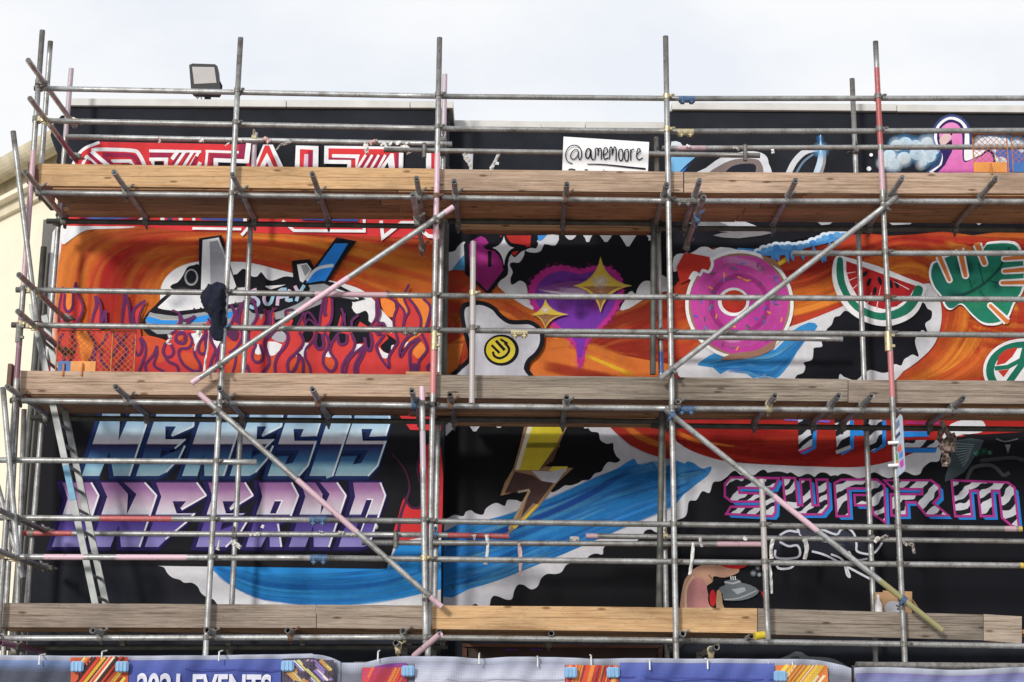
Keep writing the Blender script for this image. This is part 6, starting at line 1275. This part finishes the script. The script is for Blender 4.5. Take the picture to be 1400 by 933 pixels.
def clipo(x, y, lab):
    o = thing('blue_clip', lab, 'clip', P(x, y, DF-.05), 'pale blue clips on the banner corners')
    c = P(x, y, DF-.03+wav(x, y)); 
    box('jaw', c.x-.032, c.x+.032, c.y-.03, c.y-.006, c.z-.026, c.z+.026, bc_, o, .008); 
    for s in (-1, 0, 1): box('ridge', c.x+s*.018-.005, c.x+s*.018+.005, c.y-.034, c.y-.0301, c.z-.022, c.z+.022, bc_, o, .001)
def tieo(x, y, par): 
    c = P(x, y, DF-.03); rod('cable_tie', [c+Z*.04+Y*.08, c+Z*.03-Y*.015, c-Z*.015-Y*.02], .004, tie, par, n=6)
top1 = lambda x: 895.5 + (1.5*math.sin(x*.01) if x < 430 else 0) + (0 if x < 430 else (x-430)**2*.0075)
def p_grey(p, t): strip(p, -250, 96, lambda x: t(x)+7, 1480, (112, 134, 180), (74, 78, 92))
def p_str1(p, t): streaks(p, 96, 176, 899, 1480, [(196, 90, 60), (226, 180, 60), (236, 226, 190), (214, 70, 50), (60, 44, 50), (240, 200, 90), (220, 120, 70)], .8, 60, 3)
def p_blue1(p, t): strip(p, 177, 384, lambda x: t(x)+6, 1480, (84, 98, 164), (74, 88, 158)); p.stroke([(177, 914), (384, 917)], 3, (60, 66, 140), soft=1, a=.8)
def p_str2(p, t): strip(p, 385, 458, lambda x: t(x)+6, 1480, (64, 58, 72)); streaks(p, 386, 457, 903, 1480, [(84, 76, 92), (214, 206, 120), (226, 224, 234), (150, 130, 196), (206, 150, 90)], -1.0, 46, 8)
def p_pur(p, t): strip(p, 495, 556, lambda x: t(x)+9, 1480, (120, 70, 150), (196, 60, 66)); streaks(p, 496, 555, 913, 1480, [(186, 70, 90), (220, 80, 60), (170, 70, 120), (226, 130, 70)], .5, 24, 4)
def p_wht(p, t): strip(p, 567, 772, lambda x: t(x)+9, 1480, (150, 155, 176), (184, 187, 204)); p.stroke([(567, 928), (772, 930)], 3, (150, 152, 170), soft=1, a=.7)
def p_red(p, t): streaks(p, 773, 846, 910, 1480, [(206, 84, 60), (226, 90, 60), (236, 140, 70), (170, 60, 90), (240, 180, 90)], .25, 46, 6)
def p_blue2(p, t): strip(p, 847, 1058, lambda x: t(x)+6, 1480, (88, 102, 168), (76, 90, 160)); p.stroke([(847, 926), (1058, 930)], 3, (60, 66, 140), soft=1, a=.8)
def p_yel(p, t): streaks(p, 1059, 1132, 910, 1480, [(206, 120, 60), (236, 190, 70), (240, 220, 180), (226, 110, 70), (240, 200, 90)], .8, 50, 9)
def p_lilac(p, t): strip(p, 1170, 1600, lambda x: t(x)+8, 1480, (116, 110, 160), (120, 134, 176))
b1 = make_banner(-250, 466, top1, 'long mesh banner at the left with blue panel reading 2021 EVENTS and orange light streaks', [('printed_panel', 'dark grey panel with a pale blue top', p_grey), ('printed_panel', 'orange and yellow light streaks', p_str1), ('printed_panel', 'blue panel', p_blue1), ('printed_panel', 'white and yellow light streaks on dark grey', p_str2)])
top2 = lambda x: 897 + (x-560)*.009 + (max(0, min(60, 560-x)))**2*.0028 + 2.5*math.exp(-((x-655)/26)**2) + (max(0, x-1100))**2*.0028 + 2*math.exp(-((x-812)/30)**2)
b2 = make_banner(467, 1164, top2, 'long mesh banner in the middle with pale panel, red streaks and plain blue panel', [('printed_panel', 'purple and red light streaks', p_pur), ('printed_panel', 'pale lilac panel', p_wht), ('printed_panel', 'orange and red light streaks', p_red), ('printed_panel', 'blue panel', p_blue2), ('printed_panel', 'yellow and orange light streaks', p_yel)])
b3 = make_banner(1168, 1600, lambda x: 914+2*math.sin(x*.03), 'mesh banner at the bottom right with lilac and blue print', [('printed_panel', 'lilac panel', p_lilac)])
for x, y in ((140, 900), (300, 900), (55, 905)): tieo(x, y, b1)
for x, y in ((517, 900), (655, 904), (735, 908), (808, 906), (888, 912), (967, 911), (1083, 914), (1050, 914)): tieo(x, y, b2)
for x, y, lb in ((107, 912, 'pale blue clip left of the orange streaks on the left banner'), (168, 912, 'pale blue clip at the left corner of the 2021 EVENTS panel'), (394, 911, 'pale blue clip at the right corner of the 2021 EVENTS panel'), (558, 918, 'pale blue clip at the left corner of the pale panel'), (780, 920, 'pale blue clip at the right corner of the pale panel'), (838, 920, 'pale blue clip at the left corner of the plain blue panel'), (1066, 925, 'pale blue clip at the right corner of the plain blue panel')): clipo(x, y, lb)
fc_ = bpy.data.curves.new('txt', 'FONT'); fc_.body = '2021 EVENTS'; fc_.size = 1; fc_.offset = .028; fc_.extrude = .0
to = bpy.data.objects.new('tmp', fc_); COL.objects.link(to); dg = bpy.context.evaluated_depsgraph_get(); me = bpy.data.meshes.new_from_object(to.evaluated_get(dg)); bpy.data.objects.remove(to)
xs_ = [v.co.x for v in me.vertices]; ys_ = [v.co.y for v in me.vertices]; x0_, x1_, y1_ = min(xs_), max(xs_), max(ys_)
L0, L1 = P(191, 921, DF), P(372, 922, DF); s_ = (L1.x-L0.x)/(x1_-x0_)
V = []
for v in me.vertices:
    X_ = L0.x + (v.co.x-x0_)*s_; Z_ = L0.z - (y1_-v.co.y)*s_*1.5; px = 191 + (v.co.x-x0_)/(x1_-x0_)*181; V.append(Vector((X_, DF - .042 + wav(px, 925), Z_)))
F = [list(p.vertices) for p in me.polygons]
solid('printed_lettering', V, F, plain('pale_lilac_print', (.60, .61, .72), .6, 0, .06, 8, .02), b1, label='pale lilac words 2021 EVENTS')
